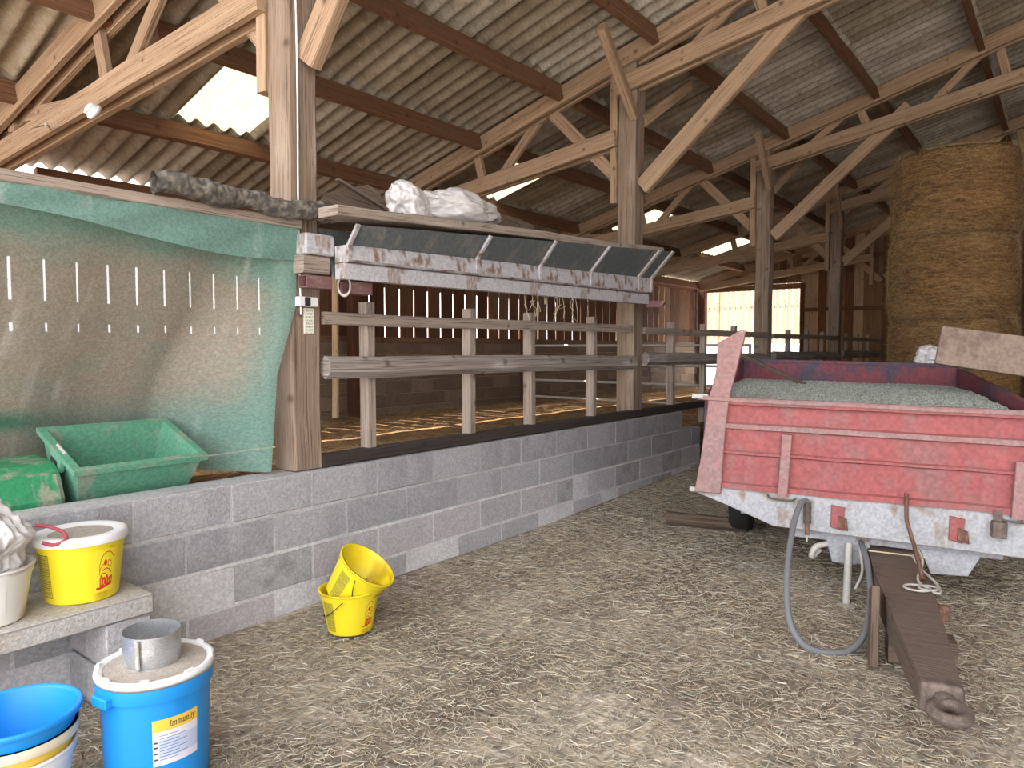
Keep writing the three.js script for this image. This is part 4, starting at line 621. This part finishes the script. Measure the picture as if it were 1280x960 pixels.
{ // stack of basins
  const c0 = [-2.565, 0, -0.745];
  const w = thing('white_pail', 'white pail at the bottom of the basin stack', 'bucket', null, [c0[0], 0.01, c0[2]]); lathe('shell', bucketProfile(0.125, 0.160, 0.24), M.white, w); tube('bail', Array.from({ length: 9 }, (_, i) => { const a = Math.PI * i / 8; return [Math.cos(a) * 0.168, 0.205 - 0.05 * Math.sin(a), Math.sin(a) * 0.168]; }), 0.003, M.galv, w, { sides: 6 });
  const y = thing('cream_yellow_pail', 'yellow pail with cream rim under the blue basin', 'bucket', null, [c0[0], 0.075, c0[2]]); lathe('shell', bucketProfile(0.128, 0.163, 0.235), mat({ color: 0xe3bf4a, roughness: 0.5 }), y); lathe('rim', [[0.160, 0.20], [0.172, 0.205], [0.173, 0.235], [0.158, 0.235]], mat({ color: 0xd8cdb4, roughness: 0.6 }), y);
  const b = thing('blue_basin', 'wide bright blue plastic basin on top of the pail stack', 'basin', null, [c0[0], 0.20, c0[2]]);
  lathe('shell', [[0, 0], [0.13, 0], [0.142, 0.01], [0.166, 0.145], [0.182, 0.15], [0.185, 0.165], [0.178, 0.17], [0.164, 0.162], [0.138, 0.022], [0.12, 0.012], [0, 0.012]], M.blue, b);
}
// ------------------------------------------------------------------ green tubs behind the wall
{
  M.tub = metalPaint('#5f9a80', '#8f9a88', 181, 0.8, 0.65, 1.5, 0.5);
  const g = thing('green_tub', 'open green plastic tub tilted on the ledge before the net', 'tub', null, [-3.93, 0.70, -1.63]);
  g.rotation.set(0, 0, -0.36);
  const W = 0.22, D = 0.30, H = 0.34, w = 0.16, d = 0.24, th = 0.012;
  const q = (x, y, z) => [[-x, y, -z], [x, y, -z], [x, y, z], [-x, y, z]];
  const shell = (S) => { const p = [], tri = (a, b, c) => p.push(...a, ...b, ...c); for (let i = 0; i < S.length - 1; i++) for (let j = 0; j < 4; j++) { const A = S[i], B = S[i + 1], k = (j + 1) % 4; tri(A[j], B[k], A[k]); tri(A[j], B[j], B[k]); } for (const S0 of [S[0], S[S.length - 1]]) { tri(S0[0], S0[1], S0[2]); tri(S0[0], S0[2], S0[3]); } const ge = new THREE.BufferGeometry(); ge.setAttribute('position', new THREE.Float32BufferAttribute(p, 3)); ge.computeVertexNormals(); return planarUV(ge); };
  part('shell', shell([q(w, 0, d), q(W, H - 0.03, D), q(W + 0.022, H - 0.028, D + 0.022), q(W + 0.024, H, D + 0.024), q(W - th, H, D - th), q(w - th, th, d - th)]), M.tub, g);
  for (const s of [-1, 1]) { const hd = part('handle', boxUV(0.13, 0.075, 0.03, 0.012), M.tub, g, [0, H - 0.065, s * (D + 0.006)]); part('handle_slot', box(0.09, 0.035, 0.034, 0.008), M.tyre, hd, [0, 0, 0]); }
  part('handle_rod', new THREE.CylinderGeometry(0.008, 0.008, 0.1, 10), M.galv, g, [0.02, H + 0.004, D + 0.0], [0, 0, Math.PI / 2]);
  const l = thing('green_crate', 'upturned dusty green plastic crate beside the open green tub', 'crate', null, [-3.88, 0.70, -1.03]);
  const m2 = metalPaint('#2f8a5c', '#9a9684', 182, 0.9, 0.6, 2, 0.5);
  const sec = (z, k) => [[0.20 * k, 0.0, z], [0.21 * k, 0.10, z], [0.15 * k, 0.21, z], [0.08 * k, 0.255, z], [-0.18 * k, 0.27, z], [-0.22 * k, 0.02, z]];
  part('shell', loft([sec(-0.27, 0.93), sec(-0.25, 1), sec(0.25, 1), sec(0.27, 0.93)]), m2, l);
  const ledge = struct('floor_ledge'); part('concrete_ledge', boxUV(0.55, 0.12, 4.6, 0.01), M.dustyTop, ledge, [-3.93, 0.63, 0.0]);
}
// ------------------------------------------------------------------ outside, through the gable opening
{
  const s = thing('slatted_shed', 'sunlit pale shed wall of upright slats beyond the gable opening', 'shed', null, [-10.6, -0.05, -25.5]);
  const r = rng(401), sg = [0, 1].map((k) => { const g = beamGeo(3.4, 0.17, 0.03, { seed: 4000 + k, seg: 2, wob: 0.003 }); g.rotateZ(Math.PI / 2); return g; });
  for (let k = 0; k < 34; k++) part('slat', sg[k % 2], M.truss, s, [-3.2 + k * 0.2, 3.4, (r() - 0.5) * 0.02]);
  for (const y of [2.0, 3.0, 4.6]) bar('girt', [-3.4, y, -0.05], [3.6, y, -0.05], 0.12, 0.05, M.truss, s);
  for (const x of [-3.3, 0.2, 3.5]) bar('post', [x, 0, -0.12], [x, 5.1, -0.12], 0.16, 0.16, M.truss, s);
  const p = part('plinth', boxUV(6.9, 1.65, 0.2, 0.01), M.mortarW, s, [0.1, 0.83, 0]);
  const g2 = thing('yard_gate', 'pale tubular yard gate outside beyond the gable opening', 'gate', null, [-8.2, -0.05, -21.5]);
  for (const y of [1.35, 1.1, 0.85, 0.6]) tube('rail', [[-1.8, y, 0], [0, y, 0], [2.0, y, 0]], 0.022, M.galv, g2, { seg: 6 }); for (const x of [-1.8, 0.6, 2.0]) tube('stile', [[x, 0, 0], [x, 0.7, 0], [x, 1.38, 0]], 0.026, M.galv, g2, { seg: 6 });
}
scene.traverse((o) => { if (o.isMesh) { o.castShadow = true; o.receiveShadow = true; } });
renderer.render(scene, camera);
